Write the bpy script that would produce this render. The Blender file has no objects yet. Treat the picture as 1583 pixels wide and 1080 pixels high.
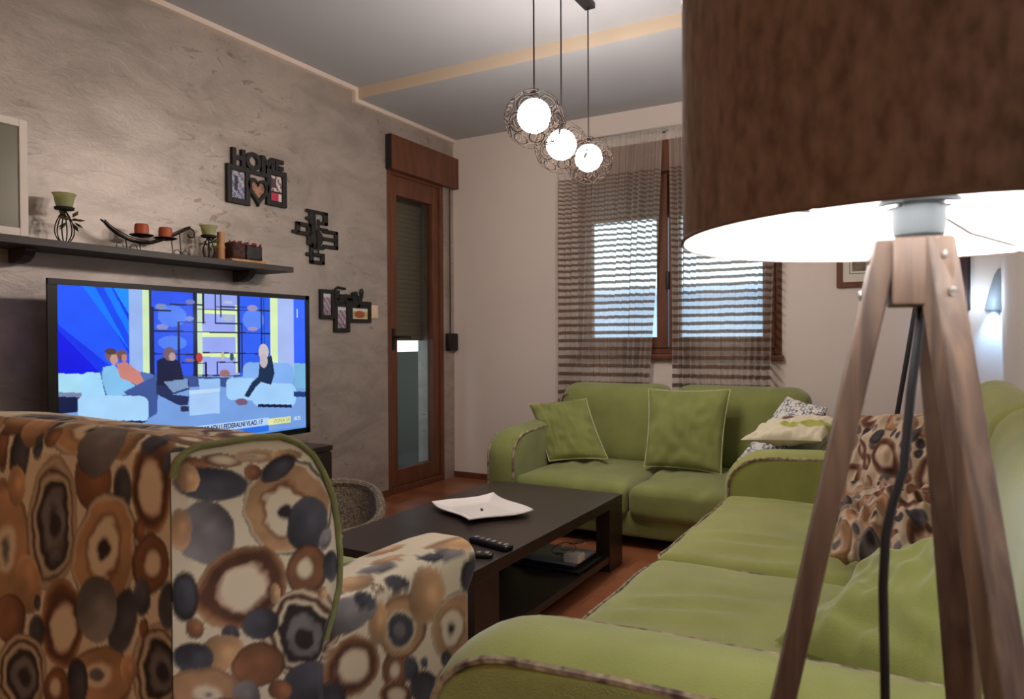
import bpy, math, random
import numpy as np
from mathutils import Vector, Matrix, noise as mnoise
random.seed(7)
C = bpy.context.scene.collection
PI = math.pi

# ------------------------------------------------------------------ helpers
def lin(c):
    return tuple(((x/255)/12.92 if x/255 <= .04045 else ((x/255+.055)/1.055)**2.4) for x in c)

class G:
    """collects geometry for one mesh"""
    def __init__(s): s.v = []; s.f = []
    def add(s, v, f):
        o = len(s.v); s.v += [tuple(p) for p in v]; s.f += [tuple(i+o for i in q) for q in f]; return s
    def xf(s, m):
        s.v = [tuple(m @ Vector(p)) for p in s.v]; return s
    def box(s, a, b):
        x0,y0,z0 = a; x1,y1,z1 = b
        if x0>x1: x0,x1=x1,x0
        if y0>y1: y0,y1=y1,y0
        if z0>z1: z0,z1=z1,z0
        return s.add([(x0,y0,z0),(x1,y0,z0),(x1,y1,z0),(x0,y1,z0),(x0,y0,z1),(x1,y0,z1),(x1,y1,z1),(x0,y1,z1)],
                     [(0,3,2,1),(4,5,6,7),(0,1,5,4),(1,2,6,5),(2,3,7,6),(3,0,4,7)])
    def rbox(s, a, b, r, step=.03, disp=None):
        """box with rounded edges, every face a grid"""
        a = [min(a[i],b[i]) for i in range(3)] if True else a
        lo = np.array(a, float); hi = np.maximum(np.array(b, float), lo); 
        c = (lo+hi)/2; h = (hi-lo)/2; r = min(r, min(h)*.999)
        idx = {}; V = []; F = []
        def ticks(hh):
            t = []
            k = max(2, int(round(r*1.6/max(step*.5, r*.35)))+1); k=min(k,6)
            for i in range(k): t.append(-hh + r*(1-math.cos(i/k*PI/2)))
            n = max(1, int(round((2*hh-2*r)/step)))
            for i in range(n+1): t.append(-hh+r+(2*hh-2*r)*i/n)
            for i in range(k-1, -1, -1): t.append(hh - r*(1-math.cos(i/k*PI/2)))
            return t
        T = [ticks(h[i]) for i in range(3)]
        def vert(p):
            key = (round(p[0],5), round(p[1],5), round(p[2],5))
            if key in idx: return idx[key]
            q = np.array(p); inner = np.clip(q, -(h-r), h-r); d = q-inner; L = np.linalg.norm(d)
            if L > 1e-9: q = inner + d/L*r
            q = q + c
            if disp: q = disp(q, (q-c)/h)
            idx[key] = len(V); V.append(tuple(q)); return idx[key]
        for ax in range(3):
            u, w = (ax+1)%3, (ax+2)%3
            for sg in (-1, 1):
                for i in range(len(T[u])-1):
                    for j in range(len(T[w])-1):
                        q = []
                        for (ii,jj) in ((i,j),(i+1,j),(i+1,j+1),(i,j+1)):
                            p = [0,0,0]; p[ax] = sg*h[ax]; p[u] = T[u][ii]; p[w] = T[w][jj]
                            q.append(vert(p))
                        if sg < 0: q.reverse()
                        if len(set(q)) >= 3:
                            qq=[]
                            for t in q:
                                if t not in qq: qq.append(t)
                            F.append(tuple(qq))
        return s.add(V, F)
    def tube(s, pts, r, n=8, closed=False, caps=True):
        P = [Vector(p) for p in pts]; m = len(P)
        if m < 2: return s
        rad = r if isinstance(r, (list,tuple)) else [r]*m
        tan = []
        for i in range(m):
            if closed: t = P[(i+1)%m]-P[i-1]
            else: t = P[min(i+1,m-1)]-P[max(i-1,0)]
            tan.append(t.normalized() if t.length>1e-9 else Vector((0,0,1)))
        ref = Vector((0,0,1)) if abs(tan[0].z)<.9 else Vector((1,0,0))
        nrm = tan[0].cross(ref).normalized(); V=[]; F=[]
        for i in range(m):
            nrm = (nrm - tan[i]*nrm.dot(tan[i])).normalized(); b = tan[i].cross(nrm)
            for k in range(n):
                a = 2*PI*k/n; V.append(P[i] + (nrm*math.cos(a)+b*math.sin(a))*rad[i])
        for i in range(m if closed else m-1):
            j = (i+1)%m
            for k in range(n):
                l = (k+1)%n; F.append((i*n+k, i*n+l, j*n+l, j*n+k))
        if caps and not closed:
            F.append(tuple(range(n-1,-1,-1))); F.append(tuple((m-1)*n+k for k in range(n)))
        return s.add(V, F)
    def lathe(s, prof, c=(0,0,0), n=32, wave=None, caps=True):
        V=[]; F=[]
        for (r,z) in prof:
            for k in range(n):
                a = 2*PI*k/n; rr = r*(1+(wave(a,z) if wave else 0)); V.append((c[0]+rr*math.cos(a), c[1]+rr*math.sin(a), c[2]+z))
        for i in range(len(prof)-1):
            for k in range(n):
                l=(k+1)%n; F.append((i*n+k,i*n+l,(i+1)*n+l,(i+1)*n+k))
        if caps:
            F.append(tuple(range(n-1,-1,-1))); F.append(tuple((len(prof)-1)*n+k for k in range(n)))
        return s.add(V,F)
    def sphere(s, c, r, n=24, m=14):
        rx,ry,rz = r if isinstance(r,(tuple,list)) else (r,r,r)
        V=[(c[0],c[1],c[2]-rz)]; F=[]
        for i in range(1,m):
            t=-PI/2+PI*i/m
            for k in range(n):
                a=2*PI*k/n; V.append((c[0]+rx*math.cos(t)*math.cos(a), c[1]+ry*math.cos(t)*math.sin(a), c[2]+rz*math.sin(t)))
        V.append((c[0],c[1],c[2]+rz))
        for k in range(n):
            l=(k+1)%n; F.append((0,1+l,1+k)); F.append((len(V)-1,1+(m-2)*n+k,1+(m-2)*n+l))
        for i in range(m-2):
            for k in range(n):
                l=(k+1)%n; F.append((1+i*n+k,1+i*n+l,1+(i+1)*n+l,1+(i+1)*n+k))
        return s.add(V,F)
    def prism(s, poly, d0, d1, axis='x'):
        """poly in the two other axes, extruded d0..d1 along axis"""
        n=len(poly)
        def mk(p,d):
            return {'x':(d,p[0],p[1]),'y':(p[0],d,p[1]),'z':(p[0],p[1],d)}[axis]
        V=[mk(p,d0) for p in poly]+[mk(p,d1) for p in poly]
        F=[tuple(range(n-1,-1,-1)),tuple(range(n,2*n))]+[(i,(i+1)%n,n+(i+1)%n,n+i) for i in range(n)]
        return s.add(V,F)
    def grid(s, fn, nu, nv, flip=False):
        V=[fn(i/nu,j/nv) for j in range(nv+1) for i in range(nu+1)]; F=[]
        for j in range(nv):
            for i in range(nu):
                a=j*(nu+1)+i; q=(a,a+1,a+nu+2,a+nu+1); F.append(q[::-1] if flip else q)
        return s.add(V,F)

def put(name, g, mat, parent=None, smooth=True, sub=None, bevel=None, recalc=True):
    off = Vector((0,0,0))
    me = bpy.data.meshes.new(name)
    me.from_pydata(g.v, [], g.f); me.update()
    if recalc:
        import bmesh
        bm = bmesh.new(); bm.from_mesh(me); bmesh.ops.recalc_face_normals(bm, faces=bm.faces); bm.to_mesh(me); bm.free()
    o = bpy.data.objects.new(name, me); C.objects.link(o)
    if mat: me.materials.append(mat)
    if smooth:
        me.polygons.foreach_set('use_smooth', [True]*len(me.polygons))
        try: me.set_sharp_from_angle(angle=math.radians(38))
        except Exception: pass
    if parent:
        o.parent = parent
        p = parent; tot = Matrix.Identity(4)
        if parent.get('_w', 0):       # geometry was given in world coordinates
            m = wmat(parent).inverted()
            me.transform(m)
    if bevel:
        b = o.modifiers.new('bevel','BEVEL'); b.width = bevel; b.segments = 2; b.limit_method='ANGLE'; b.angle_limit=math.radians(50)
    if g.__dict__.get('col') is not None:
        a = me.color_attributes.new('pattern','FLOAT_COLOR','POINT')
        arr = np.ones((len(me.vertices),4),'f'); arr[:,:3]=g.col; a.data.foreach_set('color', arr.ravel())
    if parent and parent.get('_w',0): o['_w']=1
    return o
def wmat(o):
    m = Matrix.Translation(o.location) @ o.rotation_euler.to_matrix().to_4x4()
    return wmat(o.parent) @ m if o.parent else m
def tag(o, label, cat, group=None):
    o['label']=label; o['category']=cat
    if group: o['group']=group
    return o
def thing(name, label, cat, loc, rz=0, group=None, world=True):
    o = bpy.data.objects.new(name, None); C.objects.link(o); o.empty_display_size=.1
    o.location=loc; o.rotation_euler=(0,0,rz)
    if world: o['_w']=1
    return tag(o,label,cat,group)
def base_at(o, loc):
    """give a one-mesh thing its origin at its base"""
    o.data.transform(Matrix.Translation(-Vector(loc))); o.location=loc; return o
def struct(name, g, mat, parent=None, **k):
    o = put(name,g,mat,parent,**k)
    if not parent: o['kind']='structure'
    return o
def sempty(name, loc):
    o = bpy.data.objects.new(name, None); C.objects.link(o); o.location=loc; o['kind']='structure'; o['_w']=1; return o

# ------------------------------------------------------------------ materials
def nt(name):
    m = bpy.data.materials.new(name); m.use_nodes=True; t=m.node_tree; t.nodes.clear()
    out=t.nodes.new('ShaderNodeOutputMaterial'); return m,t,out
def N(t, kind, **kw):
    n=t.nodes.new(kind)
    for k,v in kw.items():
        if k.startswith('i_'):
            key=k[2:]; key=int(key) if key.isdigit() else key.replace('_',' ')
            n.inputs[key].default_value=v
        else: setattr(n,k,v)
    return n
def mat(name, col, rough=.6, metal=0, var=.0, vscale=8, bump=0, bscale=60, sheen=0, spec=.5, coat=0, stretch=None, col2=None, detail=4, trans=0):
    m,t,out=nt(name); L=t.links
    b=N(t,'ShaderNodeBsdfPrincipled'); L.new(b.outputs[0],out.inputs[0])
    c=lin(col); b.inputs['Base Color'].default_value=(*c,1); b.inputs['Roughness'].default_value=rough; b.inputs['Metallic'].default_value=metal
    b.inputs['Specular IOR Level'].default_value=spec; b.inputs['Coat Weight'].default_value=coat
    if sheen: b.inputs['Sheen Weight'].default_value=sheen; b.inputs['Sheen Roughness'].default_value=.4
    if trans: b.inputs['Transmission Weight'].default_value=trans
    if var or bump:
        tc=N(t,'ShaderNodeTexCoord'); mp=N(t,'ShaderNodeMapping'); L.new(tc.outputs['Object'],mp.inputs[0])
        if stretch: mp.inputs['Scale'].default_value=stretch
    if var:
        n=N(t,'ShaderNodeTexNoise'); n.inputs['Scale'].default_value=vscale; n.inputs['Detail'].default_value=detail; L.new(mp.outputs[0],n.inputs['Vector'])
        r=N(t,'ShaderNodeValToRGB'); r.color_ramp.elements[0].position=.3; r.color_ramp.elements[1].position=.7
        c2=lin(col2) if col2 else tuple(x*(1-var) for x in c)
        r.color_ramp.elements[0].color=(*c2,1); r.color_ramp.elements[1].color=(*tuple(min(1,x*(1+(0 if col2 else var*.5))) for x in c),1)
        L.new(n.outputs[0],r.inputs[0]); L.new(r.outputs[0],b.inputs['Base Color'])
    if bump:
        n=N(t,'ShaderNodeTexNoise'); n.inputs['Scale'].default_value=bscale; n.inputs['Detail'].default_value=3; L.new(mp.outputs[0],n.inputs['Vector'])
        bp=N(t,'ShaderNodeBump'); bp.inputs['Strength'].default_value=bump; bp.inputs['Distance'].default_value=.01
        L.new(n.outputs[0],bp.inputs['Height']); L.new(bp.outputs[0],b.inputs['Normal'])
    return m
def emis(name, col, s):
    m,t,out=nt(name); e=N(t,'ShaderNodeEmission'); e.inputs[0].default_value=(*lin(col),1); e.inputs[1].default_value=s
    t.links.new(e.outputs[0],out.inputs[0]); return m
def attrmat(name, rough=.8, emit=0, sheen=0, tint=None):
    m,t,out=nt(name); L=t.links
    a=N(t,'ShaderNodeAttribute',attribute_name='pattern')
    if emit:
        e=N(t,'ShaderNodeEmission'); e.inputs[1].default_value=emit; L.new(a.outputs[0],e.inputs[0])
        g=N(t,'ShaderNodeBsdfGlossy'); g.inputs['Roughness'].default_value=.15; g.inputs['Color'].default_value=(.04,.04,.04,1)
        ad=N(t,'ShaderNodeAddShader'); L.new(e.outputs[0],ad.inputs[0]); L.new(g.outputs[0],ad.inputs[1]); L.new(ad.outputs[0],out.inputs[0])
    else:
        b=N(t,'ShaderNodeBsdfPrincipled'); b.inputs['Roughness'].default_value=rough; b.inputs['Sheen Weight'].default_value=sheen
        b.inputs['Specular IOR Level'].default_value=.25
        L.new(a.outputs[0],b.inputs['Base Color']); L.new(b.outputs[0],out.inputs[0])
        tc=N(t,'ShaderNodeTexCoord'); n=N(t,'ShaderNodeTexNoise'); n.inputs['Scale'].default_value=500; L.new(tc.outputs['Object'],n.inputs['Vector'])
        bp=N(t,'ShaderNodeBump'); bp.inputs['Strength'].default_value=.25; bp.inputs['Distance'].default_value=.001
        L.new(n.outputs[0],bp.inputs['Height']); L.new(bp.outputs[0],b.inputs['Normal'])
    return m

M={}
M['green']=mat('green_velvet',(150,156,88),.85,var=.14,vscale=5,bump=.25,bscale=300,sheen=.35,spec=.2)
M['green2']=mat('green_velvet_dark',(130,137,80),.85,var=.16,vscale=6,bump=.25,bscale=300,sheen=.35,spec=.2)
M['piping']=mat('patterned_piping',(176,160,130),.8,var=.6,vscale=45,col2=(78,62,56),detail=1)
M['gpiping']=mat('green_piping',(122,124,74),.7,var=.2,vscale=30)
M['cpiping']=mat('cream_piping',(190,188,140),.8,var=.3,vscale=60)
M['pattern']=attrmat('agate_print_fabric',.85,sheen=.1)
M['screen']=attrmat('tv_picture',emit=.92)
M['photo']=attrmat('photo_print',.4)
M['tablewood']=mat('black_brown_table_veneer',(52,42,38),.34,var=.25,vscale=3,stretch=(1,12,1),spec=.5)
M['blackgloss']=mat('black_plastic',(16,16,17),.3)
M['black']=mat('black_matte',(22,20,19),.55,var=.2,vscale=30)
M['iron']=mat('wrought_iron',(26,22,20),.7,metal=0,bump=.3,bscale=200)
M['shelf']=mat('dark_shelf_wood',(58,52,48),.5,var=.3,vscale=4,stretch=(8,1,8),bump=.1,bscale=60)
M['doorwood']=mat('brown_door_wood',(104,62,42),.4,var=.3,vscale=4,stretch=(6,6,1),spec=.4)
M['white']=mat('white_paint',(232,226,218),.5)
M['ceramic']=mat('white_ceramic',(238,234,230),.15,spec=.6,coat=.3)
M['candle']=mat('orange_wax',(186,92,56),.55,var=.15,vscale=20)
M['gcandle']=mat('olive_wax',(150,160,70),.5)
M['bamboo']=mat('bamboo_wood',(190,140,92),.5,var=.3,vscale=6,stretch=(6,6,1))
M['leaf']=mat('dusty_green_leaf',(112,112,72),.7,var=.3,vscale=30)
M['socket']=mat('grey_plastic_socket',(84,90,92),.45)
M['lampshade']=None
M['steel']=mat('steel',(190,188,180),.3,metal=1)
M['grey']=mat('silver_lid',(150,158,176),.35,metal=.4)
M['rubber']=mat('black_cable',(20,20,24),.5)
M['tweed']=mat('tweed_fabric',(150,138,118),.95,var=.7,vscale=110,col2=(66,56,44),bump=.7,bscale=160)
M['cream']=mat('cream_plastic',(222,200,170),.5)
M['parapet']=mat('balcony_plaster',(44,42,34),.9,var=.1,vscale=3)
M['shutter']=mat('brown_grey_slats',(128,110,98),.6)
M['matboard']=mat('cream_mat',(214,212,196),.8)

def glass(name, col=(255,255,255), rough=0.0, alpha=.12):
    m,t,out=nt(name); L=t.links
    tr=N(t,'ShaderNodeBsdfTransparent'); tr.inputs[0].default_value=(*lin(col),1)
    g=N(t,'ShaderNodeBsdfGlossy'); g.inputs['Roughness'].default_value=rough
    fr=N(t,'ShaderNodeFresnel'); fr.inputs[0].default_value=1.45
    ge=N(t,'ShaderNodeNewGeometry'); iv=N(t,'ShaderNodeMath',operation='SUBTRACT'); iv.inputs[0].default_value=1; L.new(ge.outputs['Backfacing'],iv.inputs[1])
    fm=N(t,'ShaderNodeMath',operation='MULTIPLY'); L.new(fr.outputs[0],fm.inputs[0]); L.new(iv.outputs[0],fm.inputs[1])
    mx=N(t,'ShaderNodeMixShader'); L.new(fm.outputs[0],mx.inputs[0]); L.new(tr.outputs[0],mx.inputs[1]); L.new(g.outputs[0],mx.inputs[2])
    L.new(mx.outputs[0],out.inputs[0]); return m
M['glass']=glass('clear_glass',(240,245,240))
M['frost']=mat('frosted_green_glass',(112,110,88),.35,var=.2,vscale=2,spec=.6)
M['ggreen']=None

def frosted_cup():
    m,t,out=nt('green_glass_cup'); L=t.links
    b=N(t,'ShaderNodeBsdfPrincipled'); b.inputs['Base Color'].default_value=(*lin((210,212,170)),1); b.inputs['Roughness'].default_value=.25
    tr=N(t,'ShaderNodeBsdfTransparent'); tr.inputs[0].default_value=(*lin((220,226,170)),1)
    mx=N(t,'ShaderNodeMixShader'); mx.inputs[0].default_value=.5; L.new(tr.outputs[0],mx.inputs[1]); L.new(b.outputs[0],mx.inputs[2]); L.new(mx.outputs[0],out.inputs[0]); return m
M['ggreen']=frosted_cup()

def walnut():
    m,t,out=nt('lamp_wood'); L=t.links
    b=N(t,'ShaderNodeBsdfPrincipled'); L.new(b.outputs[0],out.inputs[0]); b.inputs['Roughness'].default_value=.5
    tc=N(t,'ShaderNodeTexCoord'); mp=N(t,'ShaderNodeMapping'); mp.inputs['Scale'].default_value=(30,30,2.2); L.new(tc.outputs['Object'],mp.inputs[0])
    n=N(t,'ShaderNodeTexNoise'); n.inputs['Scale'].default_value=2.0; n.inputs['Detail'].default_value=6; n.inputs['Distortion'].default_value=.6; L.new(mp.outputs[0],n.inputs['Vector'])
    r=N(t,'ShaderNodeValToRGB'); e=r.color_ramp.elements
    e[0].position=.3; e[0].color=(*lin((64,48,40)),1); e[1].position=.72; e[1].color=(*lin((122,98,80)),1)
    L.new(n.outputs[0],r.inputs[0]); L.new(r.outputs[0],b.inputs['Base Color']); return m
M['walnut']=walnut()

def shade_mat():
    m,t,out=nt('brown_lampshade_fabric'); L=t.links
    b=N(t,'ShaderNodeBsdfPrincipled'); b.inputs['Roughness'].default_value=.9; b.inputs['Specular IOR Level'].default_value=.15; b.inputs['Sheen Weight'].default_value=.2
    tc=N(t,'ShaderNodeTexCoord'); mp=N(t,'ShaderNodeMapping'); mp.inputs['Scale'].default_value=(60,60,26); L.new(tc.outputs['Object'],mp.inputs[0])
    n=N(t,'ShaderNodeTexNoise'); n.inputs['Scale'].default_value=1.6; n.inputs['Detail'].default_value=5; L.new(mp.outputs[0],n.inputs['Vector'])
    r=N(t,'ShaderNodeValToRGB'); e=r.color_ramp.elements
    e[0].position=.3; e[0].color=(*lin((106,88,76)),1); e[1].position=.75; e[1].color=(*lin((152,130,114)),1)
    L.new(n.outputs[0],r.inputs[0]); L.new(r.outputs[0],b.inputs['Base Color']); L.new(b.outputs[0],out.inputs[0])
    bp=N(t,'ShaderNodeBump'); bp.inputs['Strength'].default_value=.3; bp.inputs['Distance'].default_value=.003
    L.new(n.outputs[0],bp.inputs['Height']); L.new(bp.outputs[0],b.inputs['Normal']); return m
M['lampshade']=shade_mat()

def plaster():
    m,t,out=nt('pearl_plaster'); L=t.links
    b=N(t,'ShaderNodeBsdfPrincipled'); L.new(b.outputs[0],out.inputs[0])
    tc=N(t,'ShaderNodeTexCoord')
    n1=N(t,'ShaderNodeTexNoise'); n1.inputs['Scale'].default_value=2.2; n1.inputs['Detail'].default_value=6; n1.inputs['Roughness'].default_value=.65; n1.inputs['Distortion'].default_value=.8
    mp=N(t,'ShaderNodeMapping'); mp.inputs['Rotation'].default_value=(.6,0,0); mp.inputs['Scale'].default_value=(1,1,2.2)
    L.new(tc.outputs['Object'],mp.inputs[0]); L.new(mp.outputs[0],n1.inputs['Vector'])
    r1=N(t,'ShaderNodeValToRGB'); e=r1.color_ramp.elements; e[0].position=.36; e[0].color=(*lin((160,150,141)),1); e[1].position=.62; e[1].color=(*lin((184,173,164)),1)
    L.new(n1.outputs[0],r1.inputs[0])
    # worn scratches: fine noise masked by broad noise
    n2=N(t,'ShaderNodeTexNoise'); n2.inputs['Scale'].default_value=9; n2.inputs['Detail'].default_value=8; n2.inputs['Roughness'].default_value=.7; n2.inputs['Distortion'].default_value=1.2; L.new(mp.outputs[0],n2.inputs['Vector'])
    r2=N(t,'ShaderNodeValToRGB'); r2.color_ramp.elements[0].position=.57; r2.color_ramp.elements[1].position=.63; L.new(n2.outputs[0],r2.inputs[0])
    n3=N(t,'ShaderNodeTexNoise'); n3.inputs['Scale'].default_value=1.3; n3.inputs['Detail'].default_value=2; L.new(tc.outputs['Object'],n3.inputs['Vector'])
    r3=N(t,'ShaderNodeValToRGB'); r3.color_ramp.elements[0].position=.42; r3.color_ramp.elements[1].position=.6; L.new(n3.outputs[0],r3.inputs[0])
    mu=N(t,'ShaderNodeMath',operation='MULTIPLY'); L.new(r2.outputs[0],mu.inputs[0]); L.new(r3.outputs[0],mu.inputs[1])
    m2=N(t,'ShaderNodeMath',operation='MULTIPLY'); m2.inputs[1].default_value=.7; L.new(mu.outputs[0],m2.inputs[0])
    mx=N(t,'ShaderNodeMix',data_type='RGBA'); L.new(m2.outputs[0],mx.inputs[0]); L.new(r1.outputs[0],mx.inputs[6]); mx.inputs[7].default_value=(*lin((118,106,96)),1)
    L.new(mx.outputs[2],b.inputs['Base Color'])
    b.inputs['Roughness'].default_value=.43; b.inputs['Specular IOR Level'].default_value=.6; b.inputs['Metallic'].default_value=.38
    bp=N(t,'ShaderNodeBump'); bp.inputs['Strength'].default_value=.25; bp.inputs['Distance'].default_value=.01; L.new(n2.outputs[0],bp.inputs['Height']); L.new(bp.outputs[0],b.inputs['Normal'])
    return m
M['plaster']=plaster()
M['wall']=mat('matte_wall_paint',(220,210,203),.85,var=.03,vscale=2,bump=.06,bscale=120)
M['ceil']=mat('ceiling_paint',(176,178,183),.9)
M['cove']=mat('cream_trim_paint',(224,208,196),.6)

def floor_mat():
    m,t,out=nt('red_brown_parquet'); L=t.links
    b=N(t,'ShaderNodeBsdfPrincipled'); L.new(b.outputs[0],out.inputs[0]); b.inputs['Roughness'].default_value=.28
    tc=N(t,'ShaderNodeTexCoord'); mp=N(t,'ShaderNodeMapping'); mp.inputs['Rotation'].default_value=(0,0,0); L.new(tc.outputs['Object'],mp.inputs[0])
    br=N(t,'ShaderNodeTexBrick'); br.offset=.37; br.inputs['Scale'].default_value=1; br.inputs['Brick Width'].default_value=1.2; br.inputs['Row Height'].default_value=.14
    br.inputs['Mortar Size'].default_value=.0015; br.inputs['Color1'].default_value=(*lin((150,84,50)),1); br.inputs['Color2'].default_value=(*lin((122,64,38)),1); br.inputs['Mortar'].default_value=(*lin((60,30,18)),1)
    L.new(mp.outputs[0],br.inputs['Vector'])
    n=N(t,'ShaderNodeTexNoise'); n.inputs['Scale'].default_value=6; n.inputs['Detail'].default_value=6
    mp2=N(t,'ShaderNodeMapping'); mp2.inputs['Scale'].default_value=(1,10,1); L.new(tc.outputs['Object'],mp2.inputs[0]); L.new(mp2.outputs[0],n.inputs['Vector'])
    mx=N(t,'ShaderNodeMix',data_type='RGBA',blend_type='MULTIPLY'); mx.inputs[0].default_value=.5; L.new(br.outputs[0],mx.inputs[6]); L.new(n.outputs[0],mx.inputs[7])
    g=N(t,'ShaderNodeGamma'); g.inputs[1].default_value=.8; L.new(mx.outputs[2],g.inputs[0]); L.new(g.outputs[0],b.inputs['Base Color']); return m
M['floor']=floor_mat()

ZT=2.215   # where the weave of the curtains starts
def curtain_mat():
    m,t,out=nt('striped_sheer_curtain'); L=t.links
    tc=N(t,'ShaderNodeTexCoord'); sp=N(t,'ShaderNodeSeparateXYZ'); L.new(tc.outputs['Object'],sp.inputs[0])
    at=N(t,'ShaderNodeAttribute',attribute_name='pattern'); sc=N(t,'ShaderNodeSeparateColor'); L.new(at.outputs[0],sc.inputs[0])
    def mth(op,a,b=None,c=None):
        n=N(t,'ShaderNodeMath',operation=op)
        for i,x in enumerate((a,b,c)):
            if x is None: continue
            if isinstance(x,(int,float)): n.inputs[i].default_value=x
            else: L.new(x,n.inputs[i])
        return n.outputs[0]
    z=mth('MULTIPLY',sc.outputs[1],3.0); s=mth('MULTIPLY',sc.outputs[0],3.0)
    wob=N(t,'ShaderNodeTexNoise'); wob.inputs['Scale'].default_value=9; L.new(tc.outputs['Object'],wob.inputs['Vector'])
    zz=mth('ADD',z,mth('MULTIPLY',mth('SUBTRACT',wob.outputs[0],.5),.012))
    p=mth('ADD',mth('MULTIPLY',mth('SUBTRACT',ZT,zz),.026),.026); p=mth('MAXIMUM',p,.02)
    ph=mth('DIVIDE',mth('LOGARITHM',mth('DIVIDE',p,.026),math.e),.026)
    fr=mth('FRACT',ph)
    stripe=mth('LESS_THAN',fr,.42)
    below=mth('LESS_THAN',zz,ZT)
    stripe=mth('MULTIPLY',stripe,below)
    # vertical yarns that show through the weave
    vf=mth('FRACT',mth('MULTIPLY',s,1/.021)); yarn=mth('MULTIPLY',mth('LESS_THAN',vf,.16),below)
    # alpha
    al=mth('ADD',mth('MULTIPLY',stripe,.60),mth('MULTIPLY',yarn,.10)); al=mth('MINIMUM',mth('ADD',al,.38),.93)
    dif=N(t,'ShaderNodeBsdfDiffuse'); trl=N(t,'ShaderNodeBsdfTranslucent')
    col=N(t,'ShaderNodeMix',data_type='RGBA'); L.new(stripe,col.inputs[0]); col.inputs[6].default_value=(*lin((232,222,214)),1); col.inputs[7].default_value=(*lin((136,114,98)),1)
    L.new(col.outputs[2],dif.inputs[0]); L.new(col.outputs[2],trl.inputs[0])
    dm=N(t,'ShaderNodeMixShader'); dm.inputs[0].default_value=.3; L.new(dif.outputs[0],dm.inputs[1]); L.new(trl.outputs[0],dm.inputs[2])
    tr=N(t,'ShaderNodeBsdfTransparent'); mx=N(t,'ShaderNodeMixShader'); L.new(al,mx.inputs[0]); L.new(tr.outputs[0],mx.inputs[1]); L.new(dm.outputs[0],mx.inputs[2]); L.new(mx.outputs[0],out.inputs[0])
    return m
M['curtain']=curtain_mat()

# ------------------------------------------------------------------ the agate print
CRM=np.array(lin((216,204,178))); 
pal=dict(br=lin((84,54,38)),bn=lin((126,86,60)),tn=lin((172,136,100)),bk=lin((44,38,38)),gy=lin((112,108,108)),nv=lin((64,64,71)),cr=lin((220,206,178)),lg=lin((168,158,146)),pk=lin((186,156,132)))
STY={
 'A':[(1,'tn'),(.93,'bn'),(.82,'br'),(.58,'pk'),(.50,'cr')],
 'B':[(1,'nv')],
 'C':[(1,'bn'),(.93,'cr'),(.87,'br'),(.74,'cr'),(.66,'bk'),(.46,'gy'),(.22,'bk')],
 'D':[(1,'br'),(.9,'bn')],
 'E':[(1,'tn'),(.95,'br'),(.91,'tn'),(.45,'pk'),(.38,'cr'),(.18,'gy')],
 'F':[(1,'bk'),(.945,'cr'),(.90,'tn'),(.55,'bn'),(.46,'cr'),(.2,'bk')],
 'H':[(1,'bn'),(.86,'tn'),(.6,'cr'),(.54,'nv'),(.2,'gy')],
 'K':[(1,'bk'),(.7,'nv')],
 'R':[(1,'br'),(.85,'bn'),(.38,'cr')],
 'T':[(1,'pk'),(.93,'tn')],
 'L':[(1,'gy')],
}
def vnoise(x,y,s,seed=0):
    x=x/s; y=y/s
    return (np.sin(x*1.7+y*2.3+seed)+np.sin(x*3.1-y*1.3+seed*2.1)*.6+np.sin(-x*2.2+y*4.7+seed*.7)*.45+np.sin(x*6.3+y*5.1+seed*1.3)*.3)/2.35
def paint(x,y,ells,unit):
    n=len(x); col=np.tile(CRM,(n,1)); w=unit
    jag=vnoise(x,y,w*.10,5)*.010+vnoise(x,y,w*.22,8)*.022+vnoise(x,y,w*.5,2)*.06
    tone=1+vnoise(x,y,w*.5,9)*.24+vnoise(x,y,w*.16,3)*.06
    shade=np.ones(n)
    for k,(cx,cy,rx,ry,an,st) in enumerate(ells):
        R=max(rx,ry)*1.25
        sel=np.where((np.abs(x-cx)<R)&(np.abs(y-cy)<R))[0]
        if len(sel)==0: continue
        dx=x[sel]-cx; dy=y[sel]-cy; ca,sa=math.cos(math.radians(an)),math.sin(math.radians(an))
        u=(dx*ca+dy*sa)/(rx*1.13); v=(-dx*sa+dy*ca)/(ry*1.13)
        ox,oy=.16*math.sin(k*2.3),.16*math.cos(k*3.7)
        d0=np.hypot(u,v)+jag[sel]*(.7+.5*min(1,.05*w/(min(rx,ry)+1e-6)))
        for j,(th,c) in enumerate(STY[st]):
            sh=(1-th)
            d=np.hypot(u-ox*sh*1.2,v-oy*sh*1.2)+jag[sel]*(1+.7*j/3)
            e=np.clip((th-d)/max(.05,.062*w/min(rx,ry))+.5,0,1)*(d0<1)
            cc=np.array(pal[c])
            f=tone[sel]*(1+.30*np.sin(k*1.9+j)*u*.5+.22*v*math.cos(k+j))
            if len(STY[st])<=2: f=f*(1+.55*np.clip(u*math.cos(k)+v*math.sin(k),-1,1))*(1+.5*np.exp(-((u-.2)**2+(v+.1)**2)/.12))
            if c=='cr': f=np.ones(len(sel))
            elif j==0: f=f*(1-.35*np.exp(-((d-th+.03)/.035)**2))
            cc=cc[None,:]*f[:,None]
            col[sel]=col[sel]*(1-e[:,None])+cc*e[:,None]
    return np.clip(col,0,1)
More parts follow.
